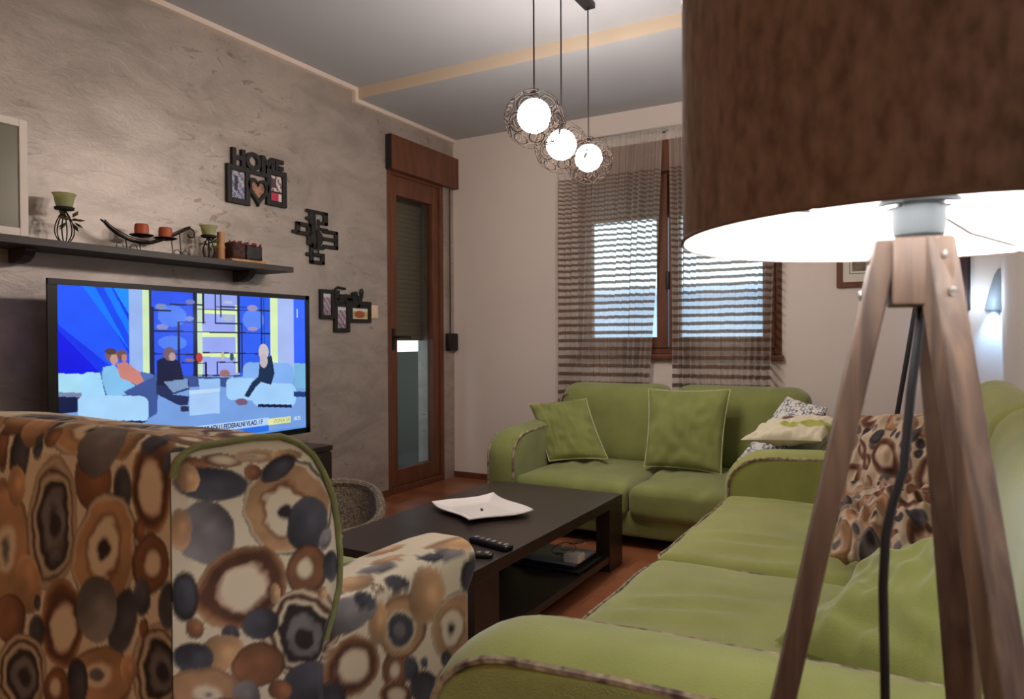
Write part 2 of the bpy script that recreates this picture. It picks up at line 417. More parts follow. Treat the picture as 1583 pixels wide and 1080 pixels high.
def rand_ells(w,h,sz,seed,x0=0,y0=0):
    rnd=random.Random(seed); out=[]
    for lo,hi,tries,sts in ((.75,1.1,400,'ACFHEA'),(.4,.6,700,'BDRKTE'),(.2,.3,900,'BDKL')):
        for _ in range(tries):
            r=rnd.uniform(lo,hi)*sz; cx=x0+rnd.uniform(0,w); cy=y0+rnd.uniform(0,h)
            if all(math.hypot(cx-e[0],cy-e[1])>(r+max(e[2],e[3]))*.86 for e in out):
                out.append((cx,cy,r*rnd.uniform(.62,.8),r,rnd.uniform(-30,30),rnd.choice(sts)))
    return out
# motifs of the two big faces, in cloth coordinates (measured off the fabric)
BACK=[(25,490,66,160,0,'E'),(70,235,28,95,5,'K'),(125,130,28,60,0,'B'),(172,440,70,172,3,'C'),(262,185,100,66,-5,'F'),(300,320,52,82,0,'D'),(390,345,27,60,0,'B'),
 (478,322,54,135,0,'A'),(335,525,88,158,8,'F'),(475,555,50,84,0,'R'),(450,655,25,55,0,'B'),(95,612,37,85,-5,'T'),(203,735,60,128,0,'A'),(390,730,40,92,10,'B'),
 (310,690,58,95,0,'L'),(122,760,24,50,0,'B'),(40,722,45,72,0,'D'),(75,895,74,118,0,'C'),(320,910,92,92,0,'E'),(250,920,30,72,0,'K'),(497,880,72,128,0,'C'),
 (185,940,37,66,0,'R'),(370,190,37,72,-10,'T'),(15,225,15,60,0,'D'),(60,330,26,48,0,'T'),(440,460,16,30,0,'D'),(125,235,14,26,0,'B'),(530,680,30,70,0,'B'),(455,750,13,28,0,'D'),
 (410,880,24,40,0,'T'),(30,150,60,40,0,'D'),(160,200,20,30,0,'D'),(125,670,10,24,0,'K'),(-90,420,80,130,0,'C'),(-80,700,70,110,0,'A'),(-70,180,70,70,0,'F'),(-90,930,70,90,0,'H'),
 (80,1090,70,90,0,'F'),(250,1090,60,80,0,'C'),(420,1080,60,80,0,'A'),(-200,300,60,90,0,'A'),(-210,560,70,110,0,'F'),(-210,800,60,90,0,'C'),(420,150,30,20,0,'T'),(330,140,50,18,0,'D'),(60,95,60,16,0,'B')]
SIDE=[(600,236,46,20,8,'D'),(690,226,58,20,4,'A'),(800,212,60,20,-2,'F'),(890,208,44,16,0,'T'),(1150,600,60,30,-28,'T'),(1250,540,46,22,-28,'L'),(1310,495,40,20,-28,'T'),(1420,520,36,20,-20,'L'),(655,300,100,48,0,'B'),(635,450,82,92,-20,'L'),(895,372,128,136,10,'F'),(953,425,58,82,10,'B'),(742,622,140,108,-32,'A'),(950,567,58,74,12,'R'),(1030,555,26,46,0,'B'),
 (940,762,112,126,20,'C'),(806,735,54,44,-20,'B'),(710,766,27,26,0,'B'),(572,650,34,72,0,'K'),(683,825,66,50,-10,'T'),(598,842,52,46,0,'B'),(797,862,78,62,-20,'D'),(635,945,96,66,0,'E'),
 (760,960,40,44,0,'L'),(960,935,84,72,-30,'B'),(868,942,34,30,0,'D'),(1105,872,72,92,28,'A'),(1243,880,40,60,10,'R'),(1290,882,22,38,0,'B'),(1262,745,68,92,10,'H'),(1185,735,28,62,5,'T'),
 (1340,650,50,82,12,'T'),(1430,748,66,104,14,'F'),(1480,575,36,58,15,'K'),(1255,615,32,24,0,'B'),(1196,630,14,13,0,'R'),(1370,530,28,17,0,'B'),(1095,715,86,44,-28,'L'),(1152,668,28,26,0,'B'),
 (1332,938,42,48,0,'B'),(1438,935,66,70,0,'C'),(1331,860,12,18,0,'B'),(1240,962,46,40,0,'A'),(1080,640,36,18,-30,'B'),(580,280,30,40,0,'T'),(560,440,26,60,0,'T'),(860,250,60,28,-35,'K'),
 (780,262,26,24,0,'D'),(1010,470,18,34,20,'L'),(600,750,26,30,0,'D'),(850,640,16,30,0,'T'),(700,1010,80,40,0,'A'),(880,1060,90,60,0,'C'),(1080,1040,60,50,0,'H'),(1180,1060,50,40,0,'R'),(600,1080,70,50,0,'K'),
 (1380,1060,60,50,0,'A'),(1000,640,14,20,0,'T'),(1400,850,16,26,0,'K'),(1040,980,40,50,20,'B')]
HB=(1831.597,-49.136,2875.155,98.784,-3521.233,3650.151,-.769,-.019)
HS=(4821.118,-60.438,-2255.202,-261.004,-4331.163,4552.506,1.673,-.023)
def hom(h,a,b):
    w=h[6]*a+h[7]*b+1; return (h[0]*a+h[1]*b+h[2])/w,(h[3]*a+h[4]*b+h[5])/w

# ------------------------------------------------------------------ room
LX,FY,RX,BY=-3.22,4.757,.392,-2.6
ZL,ZH,SY=2.67,2.74,3.626
g=G().box((LX-.3,BY-.2,-.1),(RX+.2,FY+.25,0)); struct('floor',g,M['floor'],smooth=False)
g=G().box((LX-.3,BY-.2,ZH),(RX+.2,SY+.01,ZH+.2)); g.box((LX-.3,SY,ZL),(RX+.2,FY+.25,ZH+.2)); struct('ceiling',g,M['ceil'],smooth=False)
DY0,DY1,DZ1=3.934,4.615,2.30
g=G().box((LX-.25,BY,0),(LX,DY0,ZH)); g.box((LX-.25,DY1,0),(LX,FY,ZH)); g.box((LX-.25,DY0,DZ1),(LX,DY1,ZH)); struct('wall_left',g,M['plaster'],smooth=False)
WX0,WX1,WZ0,WZ1=-2.14,-.745,.985,2.25
g=G().box((LX-.25,FY,0),(WX0,FY+.25,ZH)); g.box((WX1,FY,0),(RX+.2,FY+.25,ZH)); g.box((WX0,FY,0),(WX1,FY+.25,WZ0)); g.box((WX0,FY,WZ1),(WX1,FY+.25,ZH)); struct('wall_far',g,M['wall'],smooth=False)
g=G().box((RX,BY,0),(RX+.2,FY,ZH)); struct('wall_right',g,M['wall'],smooth=False)
g=G().box((LX-.25,BY-.2,0),(RX+.2,BY,ZH)); struct('wall_back',g,M['wall'],smooth=False)
g=G().box((LX,SY-.006,ZL-.001),(RX,SY,ZH)); struct('trim_2',g,mat('step_warm_lit_tan',(200,184,162),.8),smooth=False)  # warm lamplight on the step face put into its tan colour
# cove strip along the left wall, following the ceiling step
g=G(); s=.028
g.prism([(BY,ZH-s),(SY-.006-s,ZH-s),(SY-.006-s,ZL-s),(FY,ZL-s),(FY,ZL-.0005),(SY-.006,ZL-.0015),(SY-.006,ZH),(BY,ZH)],LX,LX+s,'x'); struct('trim_1',g,M['cove'],smooth=False)
g=G().box((LX,FY-.012,0),(RX,FY,.045)); struct('baseboard_far',g,M['doorwood'],smooth=False)
g=G().box((LX,BY,0),(LX+.012,DY0-.01,.045)); struct('baseboard_left',g,M['doorwood'],smooth=False)

# balcony door
d=sempty('door_1',(LX,(DY0+DY1)/2,0))
y0,y1=DY0,DY1; z0,z1=.03,2.28
def ringbox(g,x0,x1,ya,yb,za,zb,w):
    g.box((x0,ya,za),(x1,ya+w,zb)); g.box((x0,yb-w,za),(x1,yb,zb)); g.box((x0,ya+w,za),(x1,yb-w,za+w)); g.box((x0,ya+w,zb-w),(x1,yb-w,zb)); return g
put('door_frame',ringbox(G(),LX-.10,LX+.002,y0,y1,0.0,2.30,.045),M['doorwood'],d,smooth=False,bevel=.004)
g=G(); a,b=y0+.04,y1-.035
g.box((LX-.075,a,.045),(LX-.012,a+.085,2.26)); g.box((LX-.075,b-.085,.045),(LX-.012,b,2.26)); g.box((LX-.075,a+.085,.045),(LX-.012,b-.085,.165)); g.box((LX-.075,a+.085,2.12),(LX-.012,b-.085,2.26))
put('door_leaf',g,M['doorwood'],d,smooth=False,bevel=.006)
put('glass_pane',G().box((LX-.048,a+.08,.16),(LX-.040,b-.08,2.125)),M['glass'],d,smooth=False)
g=G().box((LX-.012,a+.018,1.02),(LX-.002,a+.05,1.17)); g.tube([(LX-.002,a+.034,1.11),(LX+.045,a+.034,1.11),(LX+.05,a+.09,1.11),(LX+.05,a+.15,1.108)],.010)
put('door_handle',g,M['black'],d)
g=G()
for k in range(34):
    z=1.085+k*.036; g.rbox((LX-.225,y0-.05,z),(LX-.207,y1+.05,z+.0365),.005,.5)
put('roller_slats',g,M['shutter'],d)
# shutter box over the door
t=put('shutter_box',G().box((LX,3.926,2.275),(LX+.055,4.755,2.515)),M['doorwood'],None,smooth=False,bevel=.004); base_at(t,(LX,4.34,2.275)); tag(t,'brown wooden roller shutter box above the balcony door','shutter box')
put('end_cap',G().box((0,-.418,0),(.054,-.4145,.24)),M['black'],t,smooth=False)
# strap winder on the wall strip in the corner
t=thing('strap_winder','black shutter strap winder on the wall beside the door','strap winder',(LX,4.70,1.0))
put('case',G().rbox((LX,4.63,1.005),(LX+.05,4.745,1.14),.01,.05),M['black'],t)
put('strap',G().box((LX+.012,4.68,1.14),(LX+.015,4.694,2.275)),M['shelf'],t,smooth=False)
# outside the door
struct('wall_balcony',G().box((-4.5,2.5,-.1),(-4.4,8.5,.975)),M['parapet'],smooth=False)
struct('balcony_sky_blocker',G().box((-4.48,2.5,1.13),(-4.42,8.5,2.6)),M['parapet'],smooth=False)  # unseen wall added to keep skylight off the balcony behind the door
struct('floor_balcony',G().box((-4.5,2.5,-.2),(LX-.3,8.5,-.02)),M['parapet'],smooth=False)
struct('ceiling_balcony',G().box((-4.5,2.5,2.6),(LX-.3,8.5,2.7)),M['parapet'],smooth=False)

# window
w=sempty('window_1',((WX0+WX1)/2,FY,WZ0))
def ringY(g,ya,yb,xa,xb,za,zb,w_):
    g.box((xa,ya,za),(xa+w_,yb,zb)); g.box((xb-w_,ya,za),(xb,yb,zb)); g.box((xa+w_,ya,za),(xb-w_,yb,za+w_)); g.box((xa+w_,ya,zb-w_),(xb-w_,yb,zb)); return g
put('window_frame',ringY(G(),FY-.0,FY+.07,WX0,WX1,WZ0,WZ1,.05),M['doorwood'],w,smooth=False,bevel=.004)
for xa,xb in ((WX0+.04,-1.475),(-1.465,WX1-.04)):
    s_=put('sash',ringY(G(),FY-.015,FY+.04,xa,xb,WZ0+.04,2.21,.075),M['doorwood'],w,smooth=False,bevel=.006)
    put('pane',G().box((xa+.07,FY+.01,WZ0+.11),(xb-.07,FY+.016,2.14)),M['glass'],s_,smooth=False)
put('window_sill',G().rbox((WX0-.02,FY-.05,.945),(WX1+.01,FY+.01,WZ0),.008,.3),M['doorwood'],w)
put('window_handle',G().rbox((-1.48,FY-.045,1.42),(-1.455,FY-.015,1.54),.006,.05),M['black'],w)
g=G()
for k in range(9):
    z=1.93+k*.036; g.rbox((WX0,FY+.13,z),(WX1,FY+.148,z+.0365),.004,.6)
put('roller_slats',g,M['shutter'],w)
t=put('shutter_box',G().box((WX0-.02,FY-.05,2.21),(WX1+.02,FY,2.42)),M['doorwood'],None,smooth=False,bevel=.004); base_at(t,((WX0+WX1)/2,FY,2.21)); tag(t,'brown wooden roller shutter box above the window behind the curtains','shutter box')

# house across the street seen through the window
hm=mat('pale_render',(186,196,214),.9)
t=thing('neighbour_house','pale house facade outside beyond the window','building',(-3.5,14,0))
put('facade',G().box((-9,13,-3),(3,14,1.9)),hm,t,smooth=False)
put('roof',G().prism([(12.6,1.9),(14.2,1.9),(14.2,2.15)],-9.2,3.2,'x'),hm,t,smooth=False)

# ------------------------------------------------------------------ curtains
def curtain(name,label,xt0,xt1,xb0,xb1,zb,seed,dense):
    n=220; m=90; g=G(); rnd=random.Random(seed); cols=[]
    ph=[rnd.uniform(0,6.28) for _ in range(5)]
    def fn(u,v):
        # dense: list of (center,width) where the cloth is gathered
        z=2.475+(zb-2.475)*v
        amp=.009+.024*max(math.exp(-((u-c)/w_)**2) for c,w_ in dense)
        y=4.642+amp*(math.sin(u*95+ph[0]+.5*math.sin(v*3+ph[1]))+.5*math.sin(u*41+ph[2]+v*1.2))*(.5+.5*min(1,v*3))
        x=(xt0+(xt1-xt0)*u)*(1-v)+(xb0+(xb1-xb0)*u)*v+.012*math.sin(v*5+u*9+ph[3])*v
        return (x,y-.0,z)
    g.grid(fn,n,m)
    col=np.zeros((len(g.v),3),'f'); k=0
    s=0
    for j in range(m+1):
        s=0; prev=None
        for i in range(n+1):
            p=g.v[k]
            if prev: s+=math.hypot(p[0]-prev[0],p[1]-prev[1])
            prev=p; col[k]=(s/3.0,p[2]/3.0,0); k+=1
    g.col=col
    t=thing(name,label,'curtain',((xt0+xt1)/2,4.642,zb),0,'striped sheer curtains at the window')
    put('curtain_cloth',g,M['curtain'],t,recalc=False)
    return t
curtain('sheer_curtain','left panel of the taupe striped sheer curtains, nearer the balcony door',-2.245,-1.475,-2.26,-1.585,.45,3,[(.12,.22),(.8,.2)])
curtain('sheer_curtain','right panel of the taupe striped sheer curtains, partly behind the lampshade',-1.43,-.74,-1.395,-.80,.45,5,[(.12,.16),(.93,.12)])
t=thing('curtain_rail','slim metal curtain rail above the window','curtain rail',(-1.5,4.69,2.47))
put('rail',G().box((-2.35,4.68,2.475),(-.6,4.715,2.495)),M['steel'],t,smooth=False)
for x in (-2.2,-1.5,-.72): put('rail_bracket',G().box((x-.01,4.70,2.48),(x+.01,4.757,2.5)),M['black'],t,smooth=False)

# ------------------------------------------------------------------ sofas
def fabric_noise(amp,sc,seed):
    def f(q,u):
        n=mnoise.noise_vector(Vector((q[0]*sc+seed,q[1]*sc,q[2]*sc)))
        return q+np.array(n)*amp
    return f
def seat_disp(amp,seed,crown=.022):
    def f(q,u):
        q=np.array(q)
        if u[2]>-.2:
            k=(1-abs(u[0])**3)*(1-abs(u[1])**3); q[2]+=crown*k
        q=q+np.array(mnoise.noise_vector(Vector((q[0]*7+seed,q[1]*7,q[2]*7))))*amp
        # soft pulls fanning from the seams
        a=math.sin((q[0]*1.2+q[1]*.35)*38+3*mnoise.noise(Vector((q[0]*4+seed,q[1]*4,0))))
        wgt=max(0,mnoise.noise(Vector((q[0]*2.3+seed*2,q[1]*2.3,3))))*(u[2]>.6)
        q[2]+=.010*a*wgt*2
        return q
    return f
def arm_profile(h,r,depth,z0=.05):
    """outline in (y,z), front at y=0 going up and back"""
    P=[(0.0,z0),(0.0,z0+.1),(0,(z0+h-r)/2)]
    P.append((0,h-r))
    for k in range(1,9):
        a=k/8*PI/2; P.append((r*(1-math.cos(a))*1.25,h-r+r*math.sin(a)))
    P+= [(depth*.35,h+.008),(depth*.6,h+.012),(depth*.85,h+.012),(depth,h+.012)]
    # refine
    out=[]
    for i in range(len(P)-1):
        (a,b),(c,d)=P[i],P[i+1]; L=math.hypot(c-a,d-b); n=max(1,int(L/.03))
        for k in range(n): out.append((a+(c-a)*k/n,b+(d-b)*k/n))
    out.append(P[-1]); return out
def make_arm(x0,x1,h,r,depth,crown=.028):
    pr=arm_profile(h,r,depth); n=len(pr); m=14
    nm=[]
    for i in range(n):
        a=pr[max(0,i-1)]; b=pr[min(n-1,i+1)]; dy,dz=b[0]-a[0],b[1]-a[1]; L=math.hypot(dy,dz); nm.append((-dz/L,dy/L))
    g=G()
    def fn(u,v):
        i=min(n-1,int(round(v*(n-1)))); s=2*u-1; k=crown*(1-abs(s)**2.6)*min(1,max(.25,(pr[i][1]-.05)/.3))
        return (x0+(x1-x0)*u,pr[i][0]+nm[i][0]*k,pr[i][1]+nm[i][1]*k)
    g.grid(fn,m,n-1)
    # flat cheeks, puffed a little
    for x,sg in ((x0,-1),(x1,1)):
        def ck(u,v,x=x,sg=sg):
            i=min(n-1,int(round(u*(n-1)))); y,z=pr[i]
            cy,cz=depth,.05
            yy=y+(max(y,depth*.0)+ (depth-y)*1.0 - y)*v; zz=z if y<1e9 else z
            zz=z
            if z<.06: zz=z
            # sweep each outline point to the back edge / bottom
            t=v
            if i<n*1: yy=y+(depth-y)*t; zz=z
            e=min(t*8,1)*min((n-1-i)/4,1)*min(i/4,1)
            return (x+sg*.006*e,yy,zz)
        g.grid(ck,n-1,10)
    return g,pr
def make_sofa(root,W,D,aw,ah,sh,bh,splits,green,bsplits,backtop_r=.09,ar=.13,arms=(True,True),st=.13,pipe=.006,welts=True,bt=.36,tilt=.20):
    put('base_frame',G().rbox((aw-.01,.035,.06),(W-aw+.01,D-.1,sh-st+.02),.02,.12),green,root)
    put('back_frame',G().rbox((.02,D-.17,.05),(W-.02,D-.01,bh-.16),.05,.1),green,root)
    for i in range(len(splits)-1):
        a,b=splits[i]+.003,splits[i+1]-.003
        c=put('seat_cushion',G().rbox((a,-.005,sh-st-.02),(b,D-.26,sh-.015),.05,.024,seat_disp(.005,i*3.1+W)),green,root)
        # welt round the top edge
        z=sh-.034; pts=[]; r=.05
        def edge(xx,yy): 
            return (xx,yy,z+.004*math.sin(xx*23+yy*17))
        path=[(a+.004,D-.3),(a+.004,.05),(a+.014,.014),(a+.05,.0),(b-.05,.0),(b-.014,.014),(b-.004,.05),(b-.004,D-.3)]
        for k in range(len(path)-1):
            for q in range(8):
                f=q/8; pts.append(edge(path[k][0]*(1-f)+path[k+1][0]*f,path[k][1]*(1-f)+path[k+1][1]*f))
        if welts: put('welt',G().tube(pts,pipe*.8,6),M['piping'],c)
    for i in range(len(bsplits)-1):
        a,b=bsplits[i]+.004,bsplits[i+1]-.004
        def dsp(q,u,s=i):
            q=np.array(q); q[1]-=.03*(1-abs(u[0])**3)*(1-abs(u[2])**3)*(u[1]<0)
            q[1]+= (q[2]-sh)*tilt
            return q+np.array(mnoise.noise_vector(Vector((q[0]*5+s*9,q[1]*5,q[2]*5))))*.006
        c=put('back_cushion',G().rbox((a,D-bt,sh-.06),(b,D-.10,bh),backtop_r,.03,dsp),green,root)
        z=bh-.07; yy=D-bt+.015+(z-sh)*tilt; pts=[]
        for k in range(41):
            u=k/40; x=a+(b-a)*u; dz=-.055*max(0,(abs(2*u-1)-.82)/.18)**2
            pts.append((x,yy-.012*(1-abs(2*u-1)**3)-.004,z+dz))
        put('welt',G().tube(pts,pipe,6),M['piping'],c)
    for (x0,x1),on_ in zip((( .0,aw),(W-aw,W)),arms):
        if not on_: continue
        g,pr=make_arm(x0,x1,ah,ar,D-.12); a_=put('armrest',g,green,root)
        for x in (x0,x1): put('welt',G().tube([(x,p[0],p[1]) for p in pr],pipe*1.25,6),M['piping'],a_)
    for x in (.08,W-.08):
        for y in (.12,D-.15): put('foot',G().rbox((x-.03,y-.03,0),(x+.03,y+.03,.062),.005,.06),M['black'],root)

loves=thing('loveseat','green velvet two seat sofa standing under the window','sofa',(-2.135,3.495,0),0,world=False)
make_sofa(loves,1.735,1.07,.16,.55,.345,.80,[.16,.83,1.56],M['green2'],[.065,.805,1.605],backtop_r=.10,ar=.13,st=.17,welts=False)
sofa=thing('long_sofa','long green velvet sofa running along the right wall','sofa',(-.74,3.46,0),-PI/2,world=False)
make_sofa(sofa,2.45,1.125,.195,.56,.405,.915,[.195,1.235,2.255],M['green'],[.02,1.235,2.43],backtop_r=.08,ar=.14,st=.17,bt=.275,tilt=.13)

# ------------------------------------------------------------------ pillows
def pillow(name,label,c,T,matk,group=None,pipe='cpiping',pinch=.06,wr=.006,seed=0,paintf=None,n=44,cat='cushion'):
    c=[Vector(p) for p in c]      # bl, br, tr, tl
    ctr=sum(c,Vector())/4; ex=(c[1]-c[0]).normalized(); ey=(c[3]-c[0]); nr=ex.cross(ey).normalized()
    W=(c[1]-c[0]).length; Hh=(c[3]-c[0]).length
    def pos(u,v,side):
        su,sv=2*u-1,2*v-1
        # pinched edges
        pu=u+(-pinch*.5*su*(1-sv*sv)); pv=v+(-pinch*.5*sv*(1-su*su))
        p=c[0]*(1-pu)*(1-pv)+c[1]*pu*(1-pv)+c[2]*pu*pv+c[3]*(1-pu)*pv
        k=max(0,(1-su**2)*(1-sv**2))**.42
        wv=mnoise.noise(Vector((u*7+seed,v*7,side*3)))*wr*2+mnoise.noise(Vector((u*16+seed,v*5,side)))*wr
        edge=(1-k)*k*4; fan=math.sin(math.atan2(sv,su)*4+seed*3+4*mnoise.noise(Vector((u*3,v*3,seed))))*wr*edge
        return p+nr*side*(T/2*k+(wv+fan)*min(1,k*2.5))
    g=G(); g.grid(lambda u,v:tuple(pos(u,v,1)),n,n); g.grid(lambda u,v:tuple(pos(u,v,-1)),n,n,True)
    base=Vector((ctr.x,ctr.y,min(p.z for p in c)))
    t=thing(name,label,cat,base,0,group)
    if paintf:
        uv=[(i/n,j/n) for j in range(n+1) for i in range(n+1)]*2
        U_=np.array([q[0] for q in uv])*W; V_=np.array([q[1] for q in uv])*Hh; g.col=paintf(U_,V_)
    put('cover',g,M[matk],t)
    if pipe:
        pts=[]
        for k in range(24): pts.append(pos(k/24,0,0))
        for k in range(24): pts.append(pos(1,k/24,0))
        for k in range(24): pts.append(pos(1-k/24,1,0))
        for k in range(24): pts.append(pos(0,1-k/24,0))
        put('piping',G().tube(pts,.0038,6,closed=True),M[pipe],t)
    return t
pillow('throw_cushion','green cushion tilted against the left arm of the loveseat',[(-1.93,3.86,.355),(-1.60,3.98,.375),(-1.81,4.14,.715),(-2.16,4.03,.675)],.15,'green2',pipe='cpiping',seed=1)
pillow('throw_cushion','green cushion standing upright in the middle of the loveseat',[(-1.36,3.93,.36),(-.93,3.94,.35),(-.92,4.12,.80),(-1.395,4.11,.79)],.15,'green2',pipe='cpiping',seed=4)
def ellpaint(seed,sz,w=.6,h=.6):
    es=rand_ells(w,h,sz,seed); return lambda U,V: paint(U,V,es,sz*2)*np.array([.74,.66,.66])
def squiggle(U,V):
    a=vnoise(U,V,.02,1); b=vnoise(U,V,.045,4); m=(np.abs(a)<.22)&(b>-.3)
    c=np.tile(np.array(lin((214,212,206))),(len(U),1)); c[m]=np.array(lin((92,98,120))); return c
def leafy(U,V):
    c=np.tile(np.array(lin((212,206,180))),(len(U),1))
    for (x,y,rx,ry,an,k) in ((.12,.22,.03,.05,30,'p'),(.24,.30,.035,.05,50,'p'),(.30,.14,.09,.04,10,'g'),(.18,.1,.05,.03,-20,'g'),(.36,.33,.04,.07,20,'g'),(.08,.34,.025,.04,0,'p'),(.2,.4,.06,.03,0,'g')):
        ca,sa=math.cos(math.radians(an)),math.sin(math.radians(an)); u=((U-x)*ca+(V-y)*sa)/rx; v=(-(U-x)*sa+(V-y)*ca)/ry
        c[np.hypot(u,v)<1]=np.array(lin((112,88,84)) if k=='p' else lin((168,172,84)))
    return c
pillow('throw_cushion','white cushion with blue grey squiggles at the right end of the loveseat',[(-.80,3.72,.47),(-.44,3.66,.44),(-.39,3.86,.74),(-.60,4.0,.78)],.10,'pattern',pipe=None,paintf=squiggle,seed=6,n=110)
pillow('throw_cushion','cream cushion with olive and plum leaves lying where the two sofas meet',[(-.74,3.52,.60),(-.38,3.50,.62),(-.30,3.72,.70),(-.62,3.80,.68)],.10,'pattern',pipe=None,paintf=leafy,seed=7,n=80)
pillow('throw_cushion','large agate print cushion leaning on the long sofa behind the lamp legs',[(-.25,2.72,.44),(.07,2.40,.44),(.16,2.66,.86),(-.20,2.90,.80)],.20,'pattern',pipe=None,paintf=ellpaint(11,.062),seed=8,n=150,wr=.012)
pillow('throw_cushion','agate print cushion lying crumpled in front of the larger one',[(-.22,2.22,.46),(.06,2.16,.46),(.10,2.52,.62),(-.22,2.58,.60)],.14,'pattern',pipe=None,paintf=ellpaint(21,.062),seed=9,n=130,wr=.014)
pillow('throw_cushion','crumpled green cushion on the near seat of the long sofa',[(-.27,1.62,.43),(.20,1.27,.46),(.27,1.56,.79),(-.08,1.84,.57)],.15,'green',pipe=None,seed=12,wr=.010,n=60)

# ------------------------------------------------------------------ armchair
arm=thing('armchair','armchair in brown and grey agate print seen from behind','armchair',(-1.5,1.15,0))
XS,XL,YB=-1.03,-2.02,.72
prof=[]   # outline of the backrest side in (y,z), from back bottom, over the top, down the front
def lerp(a,b,t): return a+(b-a)*t
K=[(YB,.10),(YB,.50),(YB,.855),(YB+.004,.877),(YB+.014,.893),(YB+.032,.903),(YB+.055,.906),(.80,.906),(.88,.907),(.94,.902),(.985,.885),(1.025,.855),(1.055,.81),(1.078,.76),(1.090,.70),(1.096,.64),(1.093,.58),(1.075,.53),(1.05,.48)]
for i in range(len(K)-1):
    L=math.hypot(K[i+1][0]-K[i][0],K[i+1][1]-K[i][1]); n=max(1,int(L/.0036))
    for k in range(n): prof.append((lerp(K[i][0],K[i+1][0],k/n),lerp(K[i][1],K[i+1][1],k/n)))
prof.append(K[-1]); n=len(prof)
nm=[];arc=[0]
for i in range(n):
    a=prof[max(0,i-4)]; b=prof[min(n-1,i+4)]; dy,dz=b[0]-a[0],b[1]-a[1]; L=math.hypot(dy,dz); nm.append((-dz/L,dy/L))
    if i: arc.append(arc[-1]+math.hypot(prof[i][0]-prof[i-1][0],prof[i][1]-prof[i-1][1]))
nx=290; g=G(); U_=[];V_=[]
itop=next(i for i in range(n) if prof[i][1]>=.88)
for j in range(n):
    for i in range(nx+1):
        u=i/nx; x=XS+(XL-XS)*u; s=abs(2*u-1); dome=(1-s**5)
        topw=max(0,min(1,(prof[j][1]-.80)/.08)); front=1 if prof[j][0]>YB+.05 else 0
        wv=.003*math.sin(u*9+1.2)*topw
        yt=max(0,min(1,(prof[j][0]-.77)/.12))
        k=dome*(.004*topw+.03*front*(1-topw))+wv*dome*yt
        if prof[j][0]<=YB+.001: k=.004*dome+topw*0
        k+= (.004*math.exp(-((u-.93)/.16)**2) if topw>0 else 0)*topw*yt
        z=prof[j][1]+nm[j][1]*k+ .006*topw*dome*yt
        z+=.027*(1-s**7)*max(0,min(1,(prof[j][1]-.70)/.17))*(1-max(0,min(1,(prof[j][0]-.75)/.10))); g.v.append((x,prof[j][0]+nm[j][0]*k,z)); U_.append(x); V_.append(.10+arc[j])
for j in range(n-1):
    for i in range(nx):
        a=j*(nx+1)+i; g.f.append((a,a+1,a+nx+2,a+nx+1))
cu,cv=hom(HB,np.array(U_),np.array(V_)); 
top_e=[(60+q*150,-60+((q*37)%40),58,44,0,'FCAHER'[q%6]) for q in range(4)]+[(430,60,50,20,0,'A'),(530,120,70,26,8,'F'),(120,60,70,26,0,'A')]+[(e[0],e[1]-460,e[2],e[3]*.8,e[4],e[5]) for e in BACK if e[1]>300 and e[1]<700]
g.col=paint(cu,cv,BACK+top_e,150)
put('backrest',g,M['pattern'],arm)
# outer cheeks of the backrest, flat faces the motifs run over
def cheek(x,sgn,ell):
    g=G(); fr=[p for p in prof if p[0]>YB+.001]; 
    rows=240; U=[];V=[]
    zs=[.10+(.905-.10)*j/rows for j in range(rows+1)]
    fy=[p for p in fr if p[0]>.88]
    def yfront(z):
        c=[p for p in fy if abs(p[1]-z)<.006]
        if z>=.902: return .94
        if c: return max(p[0] for p in c)
        return 1.05
    for z in zs:
        y1=yfront(z)
        for i in range(111):
            y=YB+.002+(y1-YB-.002)*i/110; bulge=.010*min(1,i/8)*min(1,(110-i)/8)*min(1,(.905-z)/.05)
            g.v.append((x+sgn*bulge,y,z)); U.append(y); V.append(z)
    for j in range(rows):
        for i in range(110):
            a=j*111+i; g.f.append((a,a+1,a+112,a+111))
    cu,cv=hom(HS,np.array(U),np.array(V)); g.col=paint(cu,cv,ell,150); return g
put('side_panel',cheek(XS,1,SIDE),M['pattern'],arm)
put('side_panel',cheek(XL,-1,SIDE),M['pattern'],arm)
pp=[p for p in prof if not (p[0]<=YB+.001 and p[1]<.88)]
put('piping',G().tube([(XS+.006,p[0],p[1]+.004) for p in pp[::4]],.0062,8),M['gpiping'],arm)
put('piping',G().tube([(XL-.006,p[0],p[1]+.004) for p in pp[::4]],.0062,8),M['gpiping'],arm)
def armr(x0,x1,sgn):
    g=G(); 
    def dsp(q,u):
        q=np.array(q)
        if q[2]>.42 and q[1]>1.50: q[0]+=sgn*.016*min(1,(q[2]-.42)/.06)*min(1,(q[1]-1.50)/.08); q[1]+=.014*min(1,(q[2]-.42)/.06)
        return q
    g.rbox((x0,1.03,.08),(x1,1.62,.562),.06,.0065,dsp)
    P=np.array(g.v); outer=x1 if sgn>0 else x0
    dist=np.abs(P[:,0]-outer)          # cloth runs up the outer face and over the top
    over=np.clip(dist-.02,0,None)
    cu,cv=hom(HS,P[:,1],np.minimum(P[:,2],.555))
    cv=cv-over*1400; cu=cu+over*500
    g.col=paint(cu,cv,SIDE+[(1150,480,60,26,-28,'L'),(1260,420,60,24,-28,'B'),(1380,400,50,22,-28,'T'),(1010,590,40,20,-28,'D'),(1450,480,50,24,0,'T')],150); return g
put('armrest',armr(-1.215,XS,1),M['pattern'],arm)
put('armrest',armr(XL,-1.835,-1),M['pattern'],arm)
g=G().rbox((-1.83,1.02,.08),(-1.22,1.60,.26),.02,.02); P=np.array(g.v); cu,cv=hom(HS,P[:,0]+2.6,P[:,2]); g.col=paint(cu,cv,SIDE,150)
put('base_frame',g,M['pattern'],arm)
